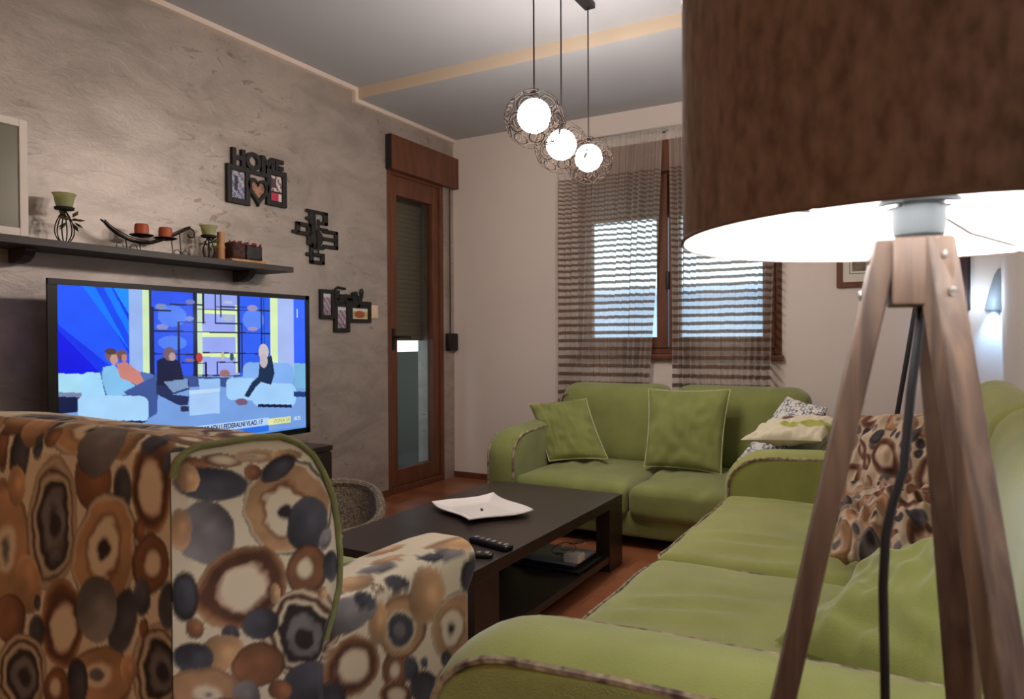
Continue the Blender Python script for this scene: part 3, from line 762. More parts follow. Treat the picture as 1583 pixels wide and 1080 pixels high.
put('seat_cushion',G().rbox((-1.835,1.06,.26),(-1.215,1.66,.43),.05,.03,seat_disp(.004,2.2)),M['green'],arm)
for x in (-1.95,-1.1):
    for y in (.79,1.55): put('foot',G().rbox((x-.025,y-.025,0),(x+.025,y+.025,.102),.005,.06),M['black'],arm)
pillow('throw_cushion','green cushion in the armchair, only its crumpled top showing past the arm',[(-1.60,1.22,.46),(-1.245,1.24,.46),(-1.235,1.33,.60),(-1.55,1.17,.74)],.12,'green',pipe='piping',seed=15,wr=.01)

# ------------------------------------------------------------------ coffee table
TZ=.338; TX0,TX1,TY0,TY1=-1.955,-1.245,1.945,3.275
t=thing('coffee_table','low black brown coffee table with a lower shelf between the sofas','table',(-1.6,2.6,0))
put('tabletop',G().box((TX0,TY0,TZ-.045),(TX1,TY1,TZ)),M['tablewood'],t,smooth=False,bevel=.002)
for x in (TX0,TX1-.07):
    for y,yl in ((TY0,.16),(TY1-.16,.16)): put('leg',G().box((x,y,0),(x+.07,y+yl,TZ-.045)),M['tablewood'],t,smooth=False,bevel=.002)
put('lower_shelf',G().box((TX0+.005,TY0+.16,.045),(TX1-.004,TY1-.16,.075)),M['tablewood'],t,smooth=False,bevel=.002)
put('end_panel',G().box((TX0+.07,TY0+.02,.03),(TX1-.07,TY0+.04,TZ-.045)),M['tablewood'],t,smooth=False)

# wavy plate
g=G()
cs=[Vector((-1.885,2.60,0)),Vector((-1.565,2.41,0)),Vector((-1.415,2.68,0)),Vector((-1.745,2.90,0))]
def plate(side):
    def fn(u,v):
        su,sv=2*u-1,2*v-1
        uu=u+.035*math.sin(sv*PI)*(abs(su)**1.5)*(1 if su>0 else 1); vv=v+.035*math.sin(su*PI)*(abs(sv)**1.5)
        p=cs[0]*(1-uu)*(1-vv)+cs[1]*uu*(1-vv)+cs[2]*uu*vv+cs[3]*(1-uu)*vv
        rr=max(abs(su),abs(sv)); cor=(abs(su)*abs(sv))**2
        z=TZ+.003+.016*max(0,(rr-.55)/.45)**1.5+.006*cor
        return (p.x,p.y,z+(0.004 if side else 0))
    return fn
g.grid(plate(1),40,40); g.grid(plate(0),40,40,True)
# join the rims
N1=41*41
def rim(i,j): return j*41+i
bd=[rim(i,0) for i in range(40)]+[rim(40,j) for j in range(40)]+[rim(40-i,40) for i in range(40)]+[rim(0,40-j) for j in range(40)]
for k in range(len(bd)):
    a,b=bd[k],bd[(k+1)%len(bd)]; g.f.append((a,b,b+N1,a+N1))
cz=TZ; base=sum(cs,Vector())/4
t=put('serving_plate',g,M['ceramic']); base_at(t,(base.x,base.y,TZ)); tag(t,'white wavy square ceramic plate on the coffee table','plate')
put('foot_ring',G().lathe([(.07,.0),(.08,.0),(.082,.006),(.07,.006)],(0,0,0)),M['ceramic'],t)
o=put('center_mark',G().box((-.018,-.005,.0085),(.018,.005,.0095)),M['black'],t,smooth=False); o.rotation_euler=(0,0,-.9)

# remotes
def remote(x,y,L,w,h,a,label,bumps):
    t=thing('remote_control',label,'remote control',(x,y,TZ),a,'remote controls on the coffee table',world=False)
    put('body',G().rbox((-L/2,-w/2,0.0),(L/2,w/2,h),h*.35,.02),M['blackgloss'],t)
    for k in range(bumps):
        put('button',G().rbox((-L/2+.02+k*(L-.04)/max(1,bumps-1)-.007,-.010,h-.001),(-L/2+.02+k*(L-.04)/max(1,bumps-1)+.007,.010,h+.0025),.001,.01),M['steel' if k in (1,bumps-2) else 'grey'],t)
remote(-1.345,2.215,.19,.046,.02,math.radians(-14),'long black remote control with silver keys lying on the coffee table',6)
remote(-1.315,2.085,.10,.04,.016,math.radians(20),'short black remote control nearest the table edge',3)

# laptop and things on the lower shelf
t=thing('notebook_sleeve','thin black folder under the laptop on the table shelf','folder',(-1.43,2.93,.075))
put('cover',G().rbox((-1.60,2.80,.076),(-1.262,3.06,.09),.006,.1),M['black'],t)
t=thing('laptop','closed silver grey laptop on the lower table shelf','laptop',(-1.42,2.94,.09))
put('base_half',G().rbox((-1.55,2.82,.09),(-1.29,3.06,.102),.004,.1),M['black'],t)
put('lid',G().rbox((-1.55,2.82,.102),(-1.29,3.06,.112),.004,.1),M['grey'],t)
put('emblem',G().box((-1.44,2.93,.112),(-1.40,2.95,.1125)),M['black'],t,smooth=False)
t=thing('charger','white box charger on the laptop with dark looped cable','charger',(-1.31,2.87,.112))
put('brick',G().rbox((-1.35,2.83,.112),(-1.275,2.90,.15),.006,.05),M['ceramic'],t)
rnd=random.Random(4)
for q in range(3):
    c=(-1.37+.03*q,2.88+.03*q,.135); pts=[]
    for k in range(30):
        a=k/30*2*PI; pts.append((c[0]+.05*math.cos(a)*(1+.2*math.sin(2*a+q)),c[1]+.035*math.sin(a),c[2]+.02+.02*math.sin(a+q)+.012*q))
    put('cable',G().tube(pts,.0018,5,closed=True),M['rubber' if q!=1 else 'steel'],t)

# tweed pet basket behind the table
t=thing('pet_basket','tweed fabric pet basket by the left wall behind the table','basket',(-2.44,2.60,0))
def basket(side):
    def fn(u,v):
        a=2*PI*u; R=.22+.03*math.cos(a*4)*.3
        if side: # outer
            r=R*(.78+.22*math.sin(v*PI/2)); z=v
        else:
            r=R*(.88*(1-(1-v)**2*0)-.0)*(.25+.75*v**.5); z=.18+.82*v**1.6
        back=.5+.5*math.cos(a-2.3)
        rimz=.20+.16*back
        return (-2.44+r*math.cos(a),2.60+r*math.sin(a),max(0,z*rimz))
    return fn
g=G(); g.grid(basket(1),48,14); g.grid(basket(0),48,14,True); put('shell',g,M['tweed'],t)
pts=[]
for k in range(48):
    a=2*PI*k/48; R=(.22+.009*math.cos(a*4))*.95; back=.5+.5*math.cos(a-2.3); pts.append((-2.44+R*math.cos(a),2.60+R*math.sin(a),.20+.16*back))
put('rim_roll',G().tube(pts,.024,8,closed=True),M['tweed'],t)
put('pad',G().sphere((-2.43,2.59,.10),(.17,.16,.05)),M['tweed'],t)

# ------------------------------------------------------------------ TV and stand
t=thing('tv_cabinet','long low black television cabinet against the left wall','cabinet',(-3.09,2.1,0))
put('cabinet_body',G().box((LX+.002,1.0,.0),(-2.975,3.11,.45)),M['tablewood'],t,smooth=False,bevel=.003)
put('cabinet_top',G().box((LX+.002,.99,.45),(-2.965,3.12,.48)),M['tablewood'],t,smooth=False,bevel=.003)
for k in range(3):
    a=1.02+k*.7; dr=put('door',G().box((-2.975,a+.005,.03),(-2.96,a+.685,.44)),M['tablewood'],t,smooth=False,bevel=.002)
    put('handle',G().tube([(-2.955,a+.3,.40),(-2.955,a+.4,.40)],.005),M['steel'],dr)
TVX=-3.02; A0,A1=1.581,2.990; B0,B1=.566,1.340
tv=thing('television','large flat television showing a talk show on the left wall side','television',(-3.06,2.28,.48))
put('case',G().rbox((TVX-.05,A0+.05,B0+.02),(TVX-.001,A1-.03,B1-.03),.02,.2),M['blackgloss'],tv)
g=G(); by,bz=.038,.030
g.box((TVX-.006,A0,B0),(TVX+.004,A0+by,B1)); g.box((TVX-.002,A1-.028,B0),(TVX+.008,A1,B1)); g.box((TVX-.002,A0,B1-.024),(TVX+.008,A1,B1)); g.box((TVX-.002,A0,B0),(TVX+.008,A1,B0+bz))
put('bezel',g,M['blackgloss'],tv,smooth=False)
g=G().rbox((-3.10,2.0,.48),(-2.97,2.56,.49),.004,.1); g.box((-3.06,2.22,.49),(-3.045,2.34,.6)); put('stand',g,M['blackgloss'],tv)
# the picture: painted points on a fine grid
nu,nv=340,190
S0,S1,T0,T1=A0+.038,A1-.028,B0+.030,B1-.024
ug,vg=np.meshgrid(np.linspace(0,1,nu+1),np.linspace(0,1,nv+1)); ug=ug.ravel(); vg=vg.ravel()
zr=1.385; s_=ug*zr/((1-ug)+ug*zr); cx=110+1368*s_; ty=88+(cx-105)*.0393; bt=1085-(cx-118)*.164; cy=ty+(bt-ty)*vg
col=np.tile(np.array(lin((40,90,235))),(len(cx),1))
def inpoly(P):
    c=np.zeros(len(cx),bool); n=len(P)
    for i in range(n):
        x0,y0=P[i]; x1,y1=P[(i+1)%n]
        if y0==y1: continue
        m=((cy<y0)!=(cy<y1))&(cx<(x1-x0)*(cy-y0)/(y1-y0)+x0); c^=m
    return c
def poly(P,c): col[inpoly(P)]=np.array(lin(c))
def rect(x0,y0,x1,y1,c): poly([(x0,y0),(x1,y0),(x1,y1),(x0,y1)],c)
def ell(x,y,rx,ry,c): col[((cx-x)/rx)**2+((cy-y)/ry)**2<1]=np.array(lin(c))
def rrect(x0,y0,x1,y1,r,c):
    dx=np.maximum(np.abs(cx-(x0+x1)/2)-((x1-x0)/2-r),0); dy=np.maximum(np.abs(cy-(y0+y1)/2)-((y1-y0)/2-r),0); col[np.hypot(dx,dy)<r]=np.array(lin(c))
rect(100,60,510,620,(10,50,235))
poly([(100,60),(230,60),(420,330),(500,470),(500,620),(100,300)],(25,85,250)); poly([(100,330),(380,620),(100,620)],(5,20,225)); poly([(225,60),(390,60),(505,290),(505,450)],(0,120,255)); poly([(300,60),(345,60),(505,370),(505,450)],(10,70,240)); poly([(395,60),(505,60),(505,250)],(20,140,255))
rect(500,60,580,640,(150,180,238)); rect(575,60,622,640,(205,232,180)); rect(612,60,628,640,(30,40,80))
rect(628,60,870,620,(45,85,235)); ell(740,250,80,60,(80,125,240)); ell(740,400,80,40,(80,125,240))
rect(870,60,1110,600,(150,165,240)); 
for y in (222,350,462): rect(880,y-12,1100,y+12,(220,240,170))
rect(872,120,905,600,(200,225,190)); rect(1090,180,1112,560,(215,235,180)); rect(1112,60,1290,600,(45,95,240)); rect(1285,60,1325,640,(215,238,180)); rect(1325,60,1415,640,(165,185,240)); rect(1415,60,1480,500,(55,100,250))
ell(1190,260,60,60,(90,135,245))
for x0,y0,x1,y1 in ((856,60,878,600),(1102,60,1116,560),(905,60,918,290),(975,60,985,290),(1005,120,1013,250),(620,200,640,580),(770,280,780,560),(1122,280,1130,560),(1230,60,1238,460),(1246,60,1252,420),(918,505,928,590),(982,500,990,600),
  (628,215,735,224),(725,180,920,188),(770,278,925,285),(628,332,1285,339),(980,280,1130,287),(980,188,1160,194),(880,205,1285,211),(628,460,870,467),(905,448,1285,454),(790,508,925,514),(985,500,1110,506),(850,575,1120,582)): rect(x0,y0,x1,y1,(25,30,60))
for x,y,a,b,c in ((680,198,32,16,(120,140,190)),(840,168,26,14,(110,120,190)),(685,312,34,16,(130,140,200)),(1185,195,30,18,(150,140,190)),(1050,255,30,16,(170,180,200)),(1185,312,28,12,(160,140,190)),(835,262,26,12,(120,140,210)),(888,480,18,28,(190,60,50)),(1018,468,10,24,(190,190,150)),(1068,472,12,22,(60,80,80)),(1050,165,26,10,(180,190,210)),(1028,565,28,20,(160,110,110)),(835,495,28,8,(150,110,120))): ell(x,y,a,b,c)
poly([(100,600),(1480,575),(1480,1200),(100,1200)],(118,158,222)); poly([(620,580),(1120,590),(1120,640),(620,650)],(60,80,140))
rrect(80,585,380,700,20,(165,215,240)); poly([(80,700),(250,690),(250,790),(80,820)],(18,28,70)); rect(110,690,240,715,(120,130,170))
poly([(430,545),(620,575),(650,600),(640,720),(430,720)],(80,110,180))
rrect(240,575,372,740,40,(160,215,250)); poly([(340,575),(420,570),(430,720),(370,715)],(70,90,140))
poly([(355,545),(420,530),(470,600),(540,650),(560,690),(380,710),(350,620)],(130,190,235))
poly([(430,525),(480,510),(560,570),(580,620),(540,640),(450,600)],(200,130,120))
ell(405,478,34,36,(120,90,90)); ell(418,500,22,30,(190,150,140)); ell(462,475,28,30,(110,80,80)); ell(474,490,16,22,(190,130,120)); ell(400,455,32,18,(80,60,60))
poly([(470,680),(640,590),(660,640),(650,800),(600,830),(600,710),(500,720)],(60,85,150))
rrect(215,702,606,850,45,(165,210,248)); poly([(200,845),(600,840),(540,870),(250,880)],(30,40,90))
poly([(655,500),(700,478),(780,500),(800,600),(760,640),(650,640)],(24,30,62)); ell(722,462,34,38,(110,90,100)); ell(738,478,18,24,(180,150,150))
poly([(650,640),(760,640),(830,610),(830,660),(740,690),(830,700),(820,750),(770,750),(650,690)],(34,44,90)); poly([(690,620),(820,600),(826,650),(740,680)],(120,150,190)); rect(780,755,828,785,(40,50,80))
poly([(830,680),(1000,665),(1000,790),(830,810)],(165,200,245)); poly([(880,600),(1000,595),(1002,670),(890,672)],(150,190,240)); poly([(830,665),(1000,650),(1000,668),(830,690)],(190,215,245))
rrect(1130,500,1410,640,40,(130,175,240)); rrect(1035,590,1240,715,35,(160,205,248)); rrect(1180,615,1422,745,35,(160,205,248)); rect(1210,735,1400,752,(20,30,70))
poly([(1225,480),(1290,460),(1305,560),(1285,625),(1230,610),(1200,640),(1160,700),(1135,690),(1180,610),(1215,580)],(26,46,80)); ell(1245,440,28,45,(200,190,190)); ell(1245,490,22,40,(190,180,185)); ell(1120,725,34,20,(120,90,120))
rect(1410,660,1480,690,(30,60,120)); rect(1415,500,1480,640,(120,180,220))
# lower captions, straight across the screen
def vband(u0,u1,v0,v1,c): col[(ug>=u0)&(ug<=u1)&(vg>=v0)&(vg<=v1)]=np.array(lin(c))
vband(.28,.80,.885,.94,(176,205,242)); vband(.28,.80,.945,.985,(40,110,225)); vband(.80,.915,.895,.945,(222,226,160)); vband(.0,1,.985,1,(90,150,225)); 
soft=1+vnoise(cx,cy,90,1)*.06; col=np.clip(col*soft[:,None],0,1)
g=G(); g.v=[(TVX+.0015,S0+(S1-S0)*a,T1+(T0-T1)*b) for a,b in zip(ug,vg)]
g.f=[(j*(nu+1)+i,j*(nu+1)+i+1,(j+1)*(nu+1)+i+1,(j+1)*(nu+1)+i) for j in range(nv) for i in range(nu)]; g.col=col
put('screen',g,M['screen'],tv,recalc=False)
def text(name,s,size,mat_,parent,loc,rot,ext=.0005,squeeze=1,bold=0,center=False,mesh=True):
    cu=bpy.data.curves.new(name,'FONT'); cu.body=s; cu.size=size; cu.extrude=ext; cu.offset=bold
    if center: cu.align_x='CENTER'; cu.align_y='CENTER'
    o=bpy.data.objects.new(name,cu); C.objects.link(o); bpy.context.view_layer.update()
    dg=bpy.context.evaluated_depsgraph_get(); me=bpy.data.meshes.new_from_object(o.evaluated_get(dg)); bpy.data.objects.remove(o)
    me.name=name; me.materials.clear(); me.materials.append(mat_)
    m=Matrix.Translation(Vector(loc)) @ rot @ Matrix.Diagonal((squeeze,1,1,1))
    if parent: m=wmat(parent).inverted() @ m
    me.transform(m)
    o=bpy.data.objects.new(name,me); C.objects.link(o)
    if parent: o.parent=parent
    return o
RW=Matrix(((0,0,1,0),(1,0,0,0),(0,1,0,0),(0,0,0,1)))   # writing on a plane facing +X, reading towards +Y
M['capdark']=emis('caption_dark',(24,34,90),1.0); M['caplight']=emis('caption_light',(200,225,250),1.0); M['capy']=emis('caption_olive',(150,170,110),1.0)
sw=S1-S0; shh=T1-T0
text('caption_text','DNP: NAPUSTIT ĆEMO VLADU I FEDERALNI VLAD. I F',.034,M['capdark'],tv,(TVX+.003,S0+sw*.30,T1-shh*.928),RW,squeeze=.78,bold=.0006)
text('caption_text','Predsjednik na konferenciji za medije',.026,M['caplight'],tv,(TVX+.003,S0+sw*.40,T1-shh*.975),RW,squeeze=.95)
text('caption_text','ZONA SA',.03,M['capy'],tv,(TVX+.003,S0+sw*.825,T1-shh*.933),RW,squeeze=.9)
text('clock_text','18:35',.03,M['caplight'],tv,(TVX+.003,S0+sw*.93,T1-shh*.933),RW,squeeze=.8)
text('channel_mark','1',.07,M['caplight'],tv,(TVX+.003,S0+sw*.945,T1-shh*.14),RW,squeeze=.8)

# ------------------------------------------------------------------ shelf and its things
SZ=1.492
t=thing('wall_shelf','long dark wooden wall shelf above the television','shelf',(LX+.11,2.0,1.46))
put('board',G().box((LX+.001,.5,1.462),(LX+.22,2.863,SZ)),M['shelf'],t,smooth=False,bevel=.002)
def bracket(y):
    pr=[(LX+.001,1.462),(LX+.13,1.462),(LX+.128,1.448),(LX+.11,1.425),(LX+.08,1.41),(LX+.04,1.404),(LX+.001,1.406)]
    return G().prism([(p[0],p[1]) for p in pr],y-.022,y+.022,'y')
for y in (1.56,2.66): put('bracket',bracket(y),M['shelf'],t,smooth=False,bevel=.003)
t=thing('display_cabinet','white framed wall cabinet with frosted glass standing on the shelf','cabinet',(-3.1,1.2,SZ))
YC=1.508; CX=-3.0
g=G().box((LX+.001,.9,SZ),(CX-.02,YC-.004,1.93)); put('cabinet_body',g,M['white'],t,smooth=False)
dr=put('door',ringbox(G(),CX-.02,CX,.9,YC,SZ,1.94,.030),M['white'],t,smooth=False,bevel=.002)
put('glass_pane',G().box((CX-.012,.93,SZ+.03),(CX-.006,YC-.03,1.91)),M['frost'],dr,smooth=False)

def leaves(g,c,n,R,seed,size):
    rnd=random.Random(seed)
    for _ in range(n):
        a=rnd.uniform(0,6.28); b=rnd.uniform(-.9,.9); d=Vector((math.cos(a)*math.cos(b),math.sin(a)*math.cos(b),math.sin(b)))
        p0=Vector(c)+d*R*.3; p1=p0+d*size; s=d.cross(Vector((0,0,1))).normalized()*size*.28; up=s.cross(d).normalized()*size*.06
        m=(p0+p1)/2; k=len(g.v)
        g.v+= [tuple(p0),tuple(m+s),tuple(p1),tuple(m-s),tuple(m+up+Vector((0,0,.003))),tuple(m-up-Vector((0,0,.003)))]
        g.f+= [(k,k+1,k+4),(k+1,k+2,k+4),(k+2,k+3,k+4),(k+3,k,k+4),(k+1,k,k+5),(k+2,k+1,k+5),(k+3,k+2,k+5),(k,k+3,k+5)]
    return g
def candle_cup(name,label,x,y,hs,rw,hc,leafc,seed,lv):
    t=thing(name,label,'candle holder',(x,y,SZ),0,'leafy wire candle cups on the shelf')
    g=G()
    for k in range(6):
        a=2*PI*k/6+.3; pts=[]
        for q in range(15):
            v=q/14; r=.006+rw*math.sin(PI*min(1,v*1.05)**.75)*.95; pts.append((x+r*math.cos(a),y+r*math.sin(a),SZ+.003+v*hs))
        g.tube(pts,.0026,5)
    g.lathe([(.014,0),(.016,.004),(.006,.008)],(x,y,SZ)); g.lathe([(.006,hs-.004),(.036,hs),(.038,hs+.010),(.030,hs+.012)],(x,y,SZ))
    put('wire_stem',g,M['iron'],t)
    put('glass_cup',G().lathe([(.030,hs+.010),(.034,hs+.03),(.040,hs+hc),(.046,hs+hc+.008),(.044,hs+hc+.009),(.038,hs+hc-.002),(.032,hs+.03),(.028,hs+.014)],(x,y,SZ),28,lambda a,z:(.05*math.cos(a*4) if z>hs+.03 else 0),caps=False),M['ggreen'],t)
    put('candle',G().lathe([(.026,hs+.013),(.028,hs+hc*.7),(.02,hs+hc*.72)],(x,y,SZ)),M['gcandle'],t)
    put('leaf_spray',leaves(G(),(x+.01,y+lv,SZ+hs*.72),16,.05,seed,leafc),M['leaf'],t,smooth=False)
candle_cup('candle_cup','taller wire candle cup with green glass and leaves, nearest the white cabinet',-3.11,1.702,.145,.032,.058,.045,3,.02)
candle_cup('candle_cup','smaller wire candle cup with pale green glass beside the bamboo post',-3.11,2.404,.115,.026,.050,.04,8,-.005)

M['wire']=mat('black_wire',(30,24,20),.9,spec=.05)
# boat shaped iron candle tray
t=thing('boat_candle_holder','black iron boat shaped tray with scroll feet on the shelf','candle holder',(-3.11,2.08,SZ))
def boat(v,w):   # centreline profile along y, w across -1..1
    y=1.868+v*(2.30-1.868)
    z=SZ+.118-.075*math.sin(PI*min(1,v*1.02)**.8)+(.0 if v<.5 else (v-.5)*.055)
    wid=.032*math.sin(PI*min(1,max(0,.04+v*.96)))**.7
    return (-3.11+w*wid,y,z+.010*abs(w)**2)
g=G()
for w_ in (-1,-.66,-.33,0,.33,.66,1):
    g.tube([boat(k/24,w_) for k in range(25)],.0026,5)
e=boat(1,0); pts=[]
for k in range(22):
    a=k/21*4.4; r=.026*(1-k/21*.45); pts.append((-3.11,e[1]+r*math.sin(a)*1.0,e[2]-.026+r*math.cos(a)))
g.tube(pts,.0035,6); g.tube([boat(0,0),(-3.11,1.855,SZ+.128)],.004,6)
put('tray',g,M['iron'],t)
for y in (1.965,2.03,2.195,2.24):
    zt=boat((y-1.868)/.432,0)[2]; g=G().tube([(-3.11,y,zt),(-3.112,y+.006,SZ+.05),(-3.11,y+.010,SZ+.002)],.0026,5)
    c=(y-.024 if y<2.1 else y+.032,SZ+.018); g.tube([(-3.11,c[0]+.017*math.cos(k/16*2*PI),c[1]+.0165*math.sin(k/16*2*PI)) for k in range(16)],.002,5,closed=True)
    put('scroll_foot',g,M['iron'],t)
for y,lab in ((2.045,'orange pillar candle on the left dish of the iron boat tray'),(2.165,'orange pillar candle on the right dish of the iron boat tray')):
    zt=SZ+.078
    put('candle_dish',G().lathe([(.006,zt-SZ-.008),(.040,zt-SZ-.002),(.052,zt-SZ+.004),(.05,zt-SZ+.006),(.02,zt-SZ+.001)],(-3.11,y,SZ)),M['iron'],t)
    c=thing('pillar_candle',lab,'candle',(-3.11,y,zt+.005),0,'orange candles on the iron tray')
    put('wax',G().lathe([(.026,.0),(.030,.003),(.0305,.03),(.029,.048),(.024,.052),(.016,.047),(.004,.046)],(-3.11,y,zt+.003),24,lambda a,z:.03*math.sin(a*3)*(z>.03)),M['candle'],c)
    put('wick',G().tube([(-3.11,y,zt+.048),(-3.109,y+.002,zt+.058)],.001,5),M['black'],c)
# bamboo post, woven box, shells
t=thing('bamboo_post','upright bamboo stick section next to the woven trinket box','ornament',(-3.11,2.475,SZ))
put('stem',G().lathe([(.020,0),(.021,.002),(.020,.06),(.0225,.072),(.0225,.076),(.019,.085),(.0185,.145),(.0195,.15),(.014,.15)],(-3.11,2.475,SZ)),M['bamboo'],t)
t=thing('trinket_box','small dark woven box with red beads on the shelf end','box',(-3.11,2.62,SZ))
put('tray',G().rbox((-3.15,2.51,SZ),(-3.07,2.74,SZ+.022),.006,.1),M['bamboo'],t)
wv=mat('dark_wicker',(96,60,50),.8,var=.8,vscale=60,col2=(30,20,20),bump=.8,bscale=90)
put('left_half',G().rbox((-3.15,2.52,SZ+.022),(-3.07,2.60,SZ+.105),.008,.012,fabric_noise(.004,60,1)),wv,t)
put('right_half',G().rbox((-3.145,2.61,SZ+.022),(-3.075,2.715,SZ+.10),.008,.012,fabric_noise(.003,60,2)),M['black'],t)
rnd=random.Random(2); bd=mat('red_bead',(150,60,56),.4)
bg=G()
for k in range(46): bg.sphere((-3.11+rnd.uniform(-.035,.035),2.53+rnd.uniform(0,.18),SZ+.104+rnd.uniform(-.002,.008)),.006,8,5)
b_=put('beads',bg,bd,t); b_['kind']='stuff'
rnd=random.Random(9)
for k in range(7):
    y=2.765+k*.013; x=-3.11+rnd.uniform(-.04,.04)
    s_=put('seashell',G().sphere((x,y,SZ+.006),(.009,.006,.006),10,6),M['ceramic']); base_at(s_,(x,y,SZ)); tag(s_,'tiny pale shell scattered on the right end of the shelf','shell','shells on the shelf end')

# ------------------------------------------------------------------ wall decorations
def photo(parent,y0,y1,z0,z1,x,kind,seed,heart=False):
    nu_,nv_=36,44; g=G(); cols=[]
    def fn(u,v): return (x,y0+(y1-y0)*u,z0+(z1-z0)*v)
    g.grid(fn,nu_,nv_)
    if heart:
        pass
    U=np.array([i/nu_ for j in range(nv_+1) for i in range(nu_+1)]); V=np.array([j/nv_ for j in range(nv_+1) for i in range(nu_+1)])
    n1=vnoise(U,V,.12,seed); n2=vnoise(U,V,.05,seed+3)
    c=np.zeros((len(U),3))
    if kind=='blue': c[:]=lin((176,180,190)); c[(n1>.05)]=lin((104,106,130)); c[V<.45]*=np.array([.7,.75,.95]); c[(n2>.45)]=lin((214,216,224)); c[(np.abs(U-.4)<.12)&(V>.3)&(V<.8)]=lin((70,66,80))
    if kind=='warm': c[:]=lin((120,104,100)); c[n1>.1]=lin((190,140,112)); c[n2>.5]=lin((222,150,90)); c[(V<.3)]*=.7
    if kind=='red': c[:]=lin((214,208,200)); c[(n1>.1)&(V>.35)]=lin((130,96,110)); c[(np.abs(U-.35)<.2)&(V>.5)&(V<.85)]=lin((92,70,84)); c[(V<.32)&(U<.7)]=lin((196,60,92)); c[(V<.4)&(V>.32)]=lin((40,50,50))
    if kind=='mauve': c[:]=lin((186,180,190)); c[n1>.0]=lin((140,116,136)); c[n2>.4]=lin((96,70,96)); c[V>.8]=lin((206,210,212)); c[V<.25]*=.75
    if kind=='wide': c[:]=lin((204,190,130)); c[V>.7]=lin((228,224,214)); c[(np.hypot((U-.5)/.3,(V-.42)/.3)<1)]=lin((170,90,56)); c[(n2>.35)&(V<.6)]=lin((90,70,50)); c[V<.1]=lin((236,230,216))
    g.col=c; o=put('photo_print',g,M['photo'],parent,recalc=False); return o
def frame(parent,y0,y1,z0,z1,w_,kind,seed,name='frame'):
    f=put(name,ringbox(G(),LX+.001,LX+.022,y0,y1,z0,z1,w_),M['black'],parent,smooth=False,bevel=.003)
    photo(f,y0+w_*.8,y1-w_*.8,z0+w_*.8,z1-w_*.8,LX+.008,kind,seed)
    return f
t=thing('photo_collage','black photo collage frame with carved HOME letters on the plaster wall','picture frame',(LX,2.8,1.82))
frame(t,2.594,2.745,1.828,2.035,.030,'blue',1)
frame(t,2.862,3.008,1.856,2.062,.030,'red',2)
# heart
def heart(s,cy,cz):
    return [(cy+s*16*math.sin(a)**3/16,cz+s*(13*math.cos(a)-5*math.cos(2*a)-2*math.cos(3*a)-math.cos(4*a))/14) for a in [2*PI*k/36 for k in range(36)]]
H1,H2=heart(.075,2.803,1.925),heart(.050,2.803,1.927)
g=G(); n_=36
g.v=[(LX+.022,*p) for p in H1]+[(LX+.022,*p) for p in H2]+[(LX+.001,*p) for p in H1]+[(LX+.006,*p) for p in H2]
for k in range(n_):
    l=(k+1)%n_; g.f+= [(k,l,n_+l,n_+k),(k,2*n_+k,2*n_+l,l),(n_+k,n_+l,3*n_+l,3*n_+k)]
hf=put('heart_frame',g,M['black'],t,smooth=False)
g=G(); g.v=[(LX+.010,2.803,1.925)]+[(LX+.010,*p) for p in H2]; g.f=[(0,1+k,1+(k+1)%n_) for k in range(n_)]
U=np.array([p[1] for p in g.v]); V=np.array([p[2] for p in g.v]); c=np.tile(np.array(lin((120,100,96))),(len(U),1)); c[::3]=lin((190,140,110)); c[1::4]=lin((80,70,80)); g.col=c
put('photo_print',g,M['photo'],hf,recalc=False)
g=G().box((LX+.001,2.74,2.008),(LX+.02,2.87,2.03)); put('crossbar',g,M['black'],t,smooth=False)
text('letters','HOME',.125,M['black'],t,(LX+.010,2.625,2.036),RW,ext=.010,squeeze=1.02,bold=.006)
put('star_knob',G().sphere((LX+.015,2.955,2.075),.014,10,6),M['black'],t)
t=thing('photo_collage','smaller black collage frame with script word, hanging beside the light switch','picture frame',(LX,3.5,1.15))
frame(t,3.272,3.395,1.222,1.405,.024,'mauve',3)
frame(t,3.395,3.535,1.140,1.330,.026,'mauve',6)
frame(t,3.535,3.742,1.205,1.325,.024,'wide',4)
text('letters','Family',.10,M['black'],t,(LX+.012,3.385,1.330),RW,ext=.010,squeeze=1.05,bold=.007)
put('letter_bar',G().box((LX+.001,3.39,1.315),(LX+.02,3.745,1.345)),M['black'],t,smooth=False)
g=G().sphere((LX+.012,3.655,1.405),(.010,.018,.026),12,8); g.tube([(LX+.012,3.39,1.40),(LX+.012,3.43,1.425),(LX+.012,3.50,1.418)],.008,6); put('bird_ornament',g,M['black'],t)

# big digit clock
t=thing('wall_clock','black wall clock made of big block digits right of the HOME frame','clock',(LX,3.26,1.71))
def bars(name,rs,th=.014):
    g=G()
    for (a,b,c_,d_) in rs: g.box((LX+.004,a,c_),(LX+.004+th,b,d_))
    return put(name,g,M['black'],t,smooth=False,bevel=.003)
cy0,cz0=3.262,1.712
def dig(name,segs,y,z,w_,h_,tk=.022):
    m={'t':(y,y+w_,z+h_-tk,z+h_),'m':(y,y+w_,z+h_/2-tk/2,z+h_/2+tk/2),'b':(y,y+w_,z,z+tk),'tl':(y,y+tk*1.2,z+h_/2,z+h_),'bl':(y,y+tk*1.2,z,z+h_/2),'tr':(y+w_-tk*1.3,y+w_,z+h_/2,z+h_),'br':(y+w_-tk*1.3,y+w_,z,z+h_/2)}
    return bars(name,[m[s] for s in segs])
bars('digit_twelve',[(3.165,3.345,1.862,1.882),(3.19,3.24,1.745,1.87),(3.165,3.20,1.815,1.835),(3.31,3.345,1.80,1.88),(3.275,3.345,1.80,1.82),(3.285,3.345,1.765,1.782)])
dig('digit_nine',('t','m','tl','tr','br'),3.085,1.665,.12,.13,.024)
bars('nine_tail',[(3.055,3.10,1.722,1.742)])
